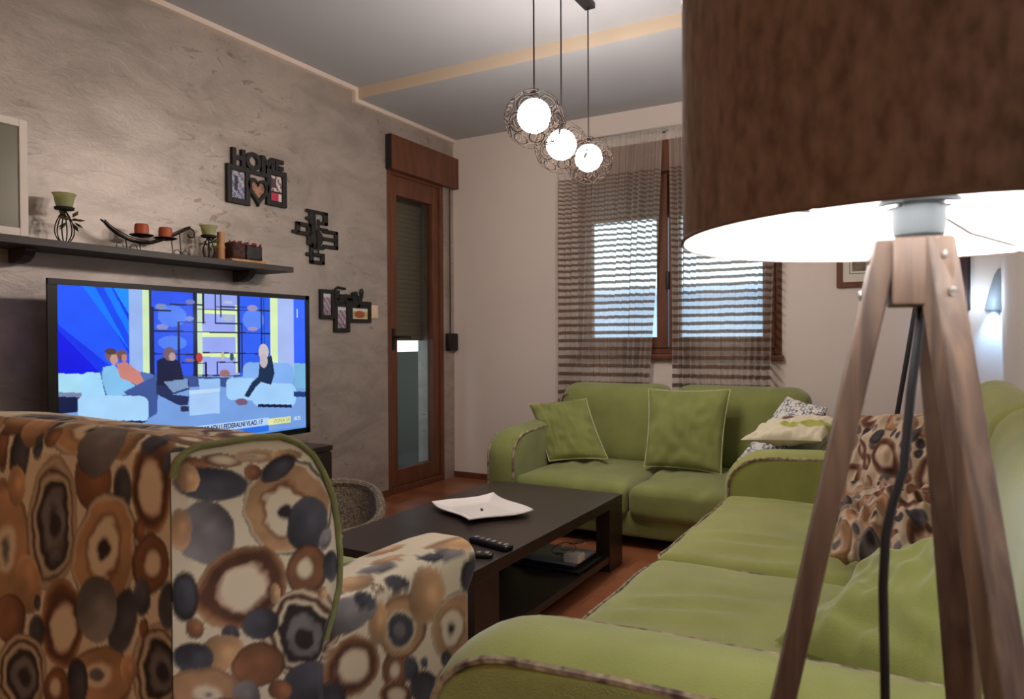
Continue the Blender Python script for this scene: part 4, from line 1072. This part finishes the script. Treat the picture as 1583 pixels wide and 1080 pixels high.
dig('digit_three',('t','m','b','tr','br'),3.305,1.660,.13,.115,.022)
dig('digit_six',('t','m','b','tl','bl','br'),3.195,1.555,.12,.115,.022)
bars('six_tail',[(3.165,3.20,1.60,1.62)])
put('dial',G().lathe([(.045,0),(.05,.004),(.05,.012),(.03,.016)],(0,0,0),32).xf(Matrix.Translation((LX+.006,cy0-.012,cz0)) @ Matrix.Rotation(PI/2,4,'Y')),M['black'],t)
put('minute_hand',G().box((LX+.024,cy0-.022,cz0-.07),(LX+.027,cy0+.002,cz0+.115)),M['iron'],t,smooth=False)
put('hour_hand',G().box((LX+.022,cy0-.018,cz0-.09),(LX+.024,cy0-.002,cz0+.02)),M['iron'],t,smooth=False)
t=thing('light_switch','cream light switch on the plaster wall left of the balcony door','switch',(LX,3.79,1.27))
put('plate',G().rbox((LX,3.755,1.235),(LX+.010,3.825,1.325),.004,.05),M['cream'],t); put('rocker',G().rbox((LX+.009,3.775,1.25),(LX+.014,3.805,1.31),.002,.05),M['cream'],t)

# pictures on the far wall
def pic(name,label,x0,x1,z0,z1,fm,w_,inner):
    t=thing(name,label,'picture',((x0+x1)/2,FY,z0))
    put('frame',ringY(G(),FY-.022,FY-.001,x0,x1,z0,z1,w_),fm,t,smooth=False,bevel=.002)
    if inner:
        put('mat_board',G().box((x0+w_*.8,FY-.012,z0+w_*.8),(x1-w_*.8,FY-.006,z1-w_*.8)),M['matboard'],t,smooth=False)
        xm0,xm1,zm0,zm1=x0+.085,x1-.085,z0+.095,z1-.095
        put('inner_line',ringY(G(),FY-.0135,FY-.012,xm0-.015,xm1+.015,zm0-.015,zm1+.015,.003),M['black'],t,smooth=False)
        put('drawing',G().box((xm0,FY-.0135,zm0),(xm1,FY-.012,zm1)),mat('sepia_print',(120,110,96),.8,var=.5,vscale=14),t,smooth=False)
    else: put('panel',G().box((x0+.01,FY-.018,z0+.01),(x1-.01,FY-.005,z1-.01)),mat('dark_plum_panel',(58,38,42),.6,var=.2,vscale=8),t,smooth=False)
pic('framed_print','brown framed print in a cream mat on the far wall behind the lamp',-.43,-.10,1.388,1.75,M['doorwood'],.032,True)
pic('dark_picture','dark plum picture on the far wall right of the lamp legs',.02,.252,1.238,1.62,M['black'],.012,False)

# black pole behind the long sofa
t=thing('metal_pole','thin black metal pole leaning behind the long sofa','pole',(-.20,4.60,0))
put('rod',G().tube([(-.205,4.60,.006),(-.10,4.60,.68),(-.035,4.60,1.11),(.01,4.60,1.42)],.013,8),M['black'],t)
put('cap',G().sphere((.01,4.60,1.425),.016,10,6),M['black'],t)

# corner sconce
t=thing('corner_sconce','small grey blue wall light glowing blue down the right corner','wall light',(.385,4.74,1.235))
g=G(); V=[];n_=12
for j in range(9):
    v=j/8; r=.012+.062*v**.7; z=1.46-.225*v
    for k in range(n_+1):
        a=PI+PI/2*0+ (PI/2)*k/n_; V.append((RX-.001+r*math.cos(a)*1.0,FY-.001+r*math.sin(a),z))
g.v=V
for j in range(8):
    for k in range(n_):
        a=j*(n_+1)+k; g.f.append((a,a+1,a+n_+2,a+n_+1))
put('shade',g,mat('grey_blue_metal',(128,138,146),.5),t)
put('diode',G().lathe([(.012,0),(.014,.004),(.014,.012),(.006,.014)],(RX-.028,FY-.028,1.285)),emis('blue_diode',(150,205,255),12),t)

# ------------------------------------------------------------------ tripod lamp
LC=Vector((0,.77,0)); RIM=1.176; R0=.214; HT=.243
t=thing('tripod_floor_lamp','large tripod floor lamp with brown drum shade in the right foreground','lamp',(LC.x,LC.y,0))
n_=96
def drum(r,z0,z1,th):
    return G().lathe([(r,z0),(r,(z0+z1)/2),(r,z1),(r-th,z1),(r-th,(z0+z1)/2),(r-th,z0),(r,z0)],(LC.x,LC.y,0),n_,caps=False)
sh=put('lampshade',drum(R0,RIM,RIM+HT,.0012),M['lampshade'],t)
wl=mat('white_lining',(236,232,224),.7); 
put('lining',drum(R0-.0014,RIM-.0008,RIM+HT+.0006,.001),wl,sh)
g=G().tube([(LC.x+R0*math.cos(k/96*2*PI),LC.y+R0*math.sin(k/96*2*PI),RIM) for k in range(96)],.0022,6,closed=True); put('rim_wire',g,mat('rim_tape',(120,98,84),.8),sh)
put('top_wire',G().tube([(LC.x+(R0-.0015)*math.cos(k/96*2*PI),LC.y+(R0-.0015)*math.sin(k/96*2*PI),RIM+HT) for k in range(96)],.002,6,closed=True),M['steel'],sh)
zc=RIM+.055
for k in range(3):
    a=math.radians((63,243,303)[k]); g=G().tube([(LC.x+.03*math.cos(a),LC.y+.03*math.sin(a),zc-.03),(LC.x+.10*math.cos(a),LC.y+.10*math.sin(a),zc-.045),(LC.x+(R0-.004)*math.cos(a),LC.y+(R0-.004)*math.sin(a),RIM+.004)],.0018,6); put('spider_wire',g,M['steel'],sh)

hz=RIM-.004    # top of the wooden hub
ad=[math.radians(90-q) for q in (-100,140,20)]
hub=G().rbox((-.024,-.030,hz-.062),(.024,.030,hz),.003,.03).xf(Matrix.Translation(LC) @ Matrix.Rotation(math.radians(8),4,'Z'))
put('hub',hub,M['walnut'],t)
for i,a in enumerate(ad):
    u=Vector((math.cos(a),math.sin(a),0)); w_=Vector((-math.sin(a),math.cos(a),0))
    top=LC+u*(.018 if i==1 else .027)+Vector((0,0,hz)); L0=1.172; bot=LC+u*(.030+.235)+Vector((0,0,0.0))
    g=G(); V=[]
    for (p,sc) in ((top,1),(bot,1)):
        for (a_,b_) in ((-1,-1),(1,-1),(1,1),(-1,1)): V.append(tuple(p+u*a_*.0105+w_*b_*.0145))
    g.add(V,[(0,1,2,3),(7,6,5,4),(0,4,5,1),(1,5,6,2),(2,6,7,3),(3,7,4,0)])
    lg=put('leg',g,M['walnut'],t,smooth=False,bevel=.002)
    d_=(bot-top).normalized()
    for dz in (.018,.052):
        c_=top+d_*dz+u*.0113
        put('screw',G().lathe([(.0045,0),(.0045,.0015),(.002,.002)],(0,0,0),12).xf(Matrix.Translation(c_) @ u.to_track_quat('Z','Y').to_matrix().to_4x4()),M['steel'],lg)
so=put('socket',G().lathe([(.016,hz),(.021,hz+.004),(.0225,hz+.012),(.023,hz+.030),(.034,hz+.032),(.035,hz+.035),(.024,hz+.037),(.022,hz+.05),(.016,hz+.052)],(LC.x,LC.y,0),32),M['socket'],t)
put('bulb',G().lathe([(.013,hz+.05),(.016,hz+.06),(.028,hz+.085),(.031,hz+.105),(.026,hz+.125),(.012,hz+.137),(.002,hz+.139)],(LC.x,LC.y,0),24),emis('lamp_bulb_glow',(238,240,250),330),t)
put('power_cable',G().tube([(.004,.785,hz-.05),(-.001,.772,1.075),(-.006,.767,1.03),(-.0117,.762,.958),(-.021,.757,.925),(-.0265,.755,.895),(-.0285,.754,.848),(-.027,.754,.768),(-.024,.755,.5),(-.02,.76,.2),(-.015,.765,.02),(.02,.72,.006),(.2,.4,.006)],.0042,8),M['rubber'],t)

# ------------------------------------------------------------------ pendant lamp
t=thing('pendant_lamp','black three globe pendant lamp with ring cages above the coffee table','pendant lamp',(-1.37,2.9,2.72))
put('ceiling_plate',G().rbox((-1.44,2.2,ZH-.03),(-1.385,3.30,ZH-.0005),.004,.1),M['black'],t)
glow=emis('pendant_glow',(255,240,230),128)
for (x,y,z) in ((-1.322,2.525,1.954),(-1.378,2.891,1.934),(-1.411,3.268,1.962)):
    cg=G(); A,B=.1175,.112
    for lat,cnt,rr,off in ((52,5,.030,0),(16,8,.040,.2),(-20,8,.040,.6),(-54,6,.030,.1)):
        for k in range(cnt):
            la=math.radians(lat); lo=2*PI*k/cnt+off; nrm=Vector((math.cos(la)*math.cos(lo),math.cos(la)*math.sin(lo),math.sin(la)))
            e1=nrm.cross(Vector((0,0,1))).normalized(); e2=nrm.cross(e1)
            pts=[]
            for q in range(16):
                a=2*PI*q/16; p=(nrm+e1*math.cos(a)*rr/A*1.0+e2*math.sin(a)*rr/A).normalized(); pts.append((x+p.x*A,y+p.y*A,z+p.z*B))
            cg.tube(pts,.0019,4,closed=True)
            pts=[]
            for q in range(12):
                a=2*PI*q/12; p=(nrm+e1*math.cos(a)*rr/A*.55+e2*math.sin(a)*rr/A*.55).normalized(); pts.append((x+p.x*A*.99,y+p.y*A*.99,z+p.z*B*.99))
            if cnt==8: cg.tube(pts,.0014,4,closed=True)
    cg.tube([(x+.022*math.cos(q/16*2*PI),y+.022*math.sin(q/16*2*PI),z+B*.98) for q in range(16)],.0025,5,closed=True)
    put('cage',cg,M['wire'],t)
    put('globe',G().sphere((x,y,z+.012),(.066,.066,.066),32,18),glow,t)
    put('socket',G().lathe([(.020,z+.074),(.020,z+.09),(.012,z+.105),(.005,z+.112)],(x,y,0),16),M['black'],t)
    put('cord',G().tube([(x,y,z+.11),(x*.5-1.4125*.5,y,(z+2.7)/2+.1) if False else (x,y,z+.3),(x,y,ZH-.028)],.0033,6),M['black'],t)

# ceiling globe in the rear half of the room
t=thing('ceiling_light','round warm ceiling light in the rear half of the room','ceiling light',(-1.9,-1.3,ZH-.1))
put('base_plate',G().lathe([(.10,ZH-.03),(.10,ZH-.001)],(-1.9,-1.3,0)),M['black'],t)
put('globe',G().sphere((-1.9,-1.3,ZH-.12),(.11,.11,.09)),emis('rear_glow',(255,206,156),70),t)

# ------------------------------------------------------------------ light & camera
def spot(name,loc,tgt,e,col,ang,blend=.6,rad=.02):
    l=bpy.data.lights.new(name,'SPOT'); l.energy=e; l.color=col; l.spot_size=math.radians(ang); l.spot_blend=blend; l.shadow_soft_size=rad
    o=bpy.data.objects.new(name,l); C.objects.link(o); o.location=loc; o.rotation_euler=(Vector(tgt)-Vector(loc)).to_track_quat('-Z','Y').to_euler(); return o
spot('sconce_spot',(RX-.035,FY-.035,1.27),(RX-.0,FY-.0,.55),16,(.28,.58,1.0),62,.9,.01)

l=bpy.data.lights.new('sconce_glow','POINT'); l.energy=1.1; l.color=(.62,.80,1.0); l.shadow_soft_size=.03
o=bpy.data.objects.new('sconce_glow',l); C.objects.link(o); o.location=(RX-.11,FY-.11,1.30)
wd=bpy.data.worlds.new('overcast'); bpy.context.scene.world=wd; wd.use_nodes=True; b=wd.node_tree.nodes['Background']; b.inputs[0].default_value=(.70,.84,1.0,1); b.inputs[1].default_value=2.6

P=(.51471,-.012214,-.005243); F_=1111.
cyw,syw=math.cos(P[0]),math.sin(P[0]); cp,sp=math.cos(P[1]),math.sin(P[1])
Fv=Vector((-syw*cp,cyw*cp,sp)); Rv=Vector((cyw,syw,0)); Uv=Rv.cross(Fv); cr,sr=math.cos(P[2]),math.sin(P[2])
R2=Rv*cr+Uv*sr; U2=-Rv*sr+Uv*cr
cam=bpy.data.cameras.new('camera'); co=bpy.data.objects.new('camera',cam); C.objects.link(co)
cam.sensor_fit='HORIZONTAL'; cam.sensor_width=36; cam.lens=F_/1583*36; cam.clip_start=.05
m=Matrix((( R2.x,U2.x,-Fv.x,0),(R2.y,U2.y,-Fv.y,0),(R2.z,U2.z,-Fv.z,1.08),(0,0,0,1))); co.matrix_world=m
cam.dof.use_dof=True; cam.dof.focus_distance=3.4; cam.dof.aperture_fstop=cam.lens/3.2
sc=bpy.context.scene; sc.camera=co
sc.view_settings.view_transform='Standard'; sc.view_settings.look='None'; sc.view_settings.exposure=.16; sc.view_settings.gamma=1
sc.cycles.use_denoising=True; sc.cycles.max_bounces=8; sc.cycles.transparent_max_bounces=12; sc.cycles.sample_clamp_indirect=6
for o in bpy.data.objects:
    if '_w' in o: del o['_w']
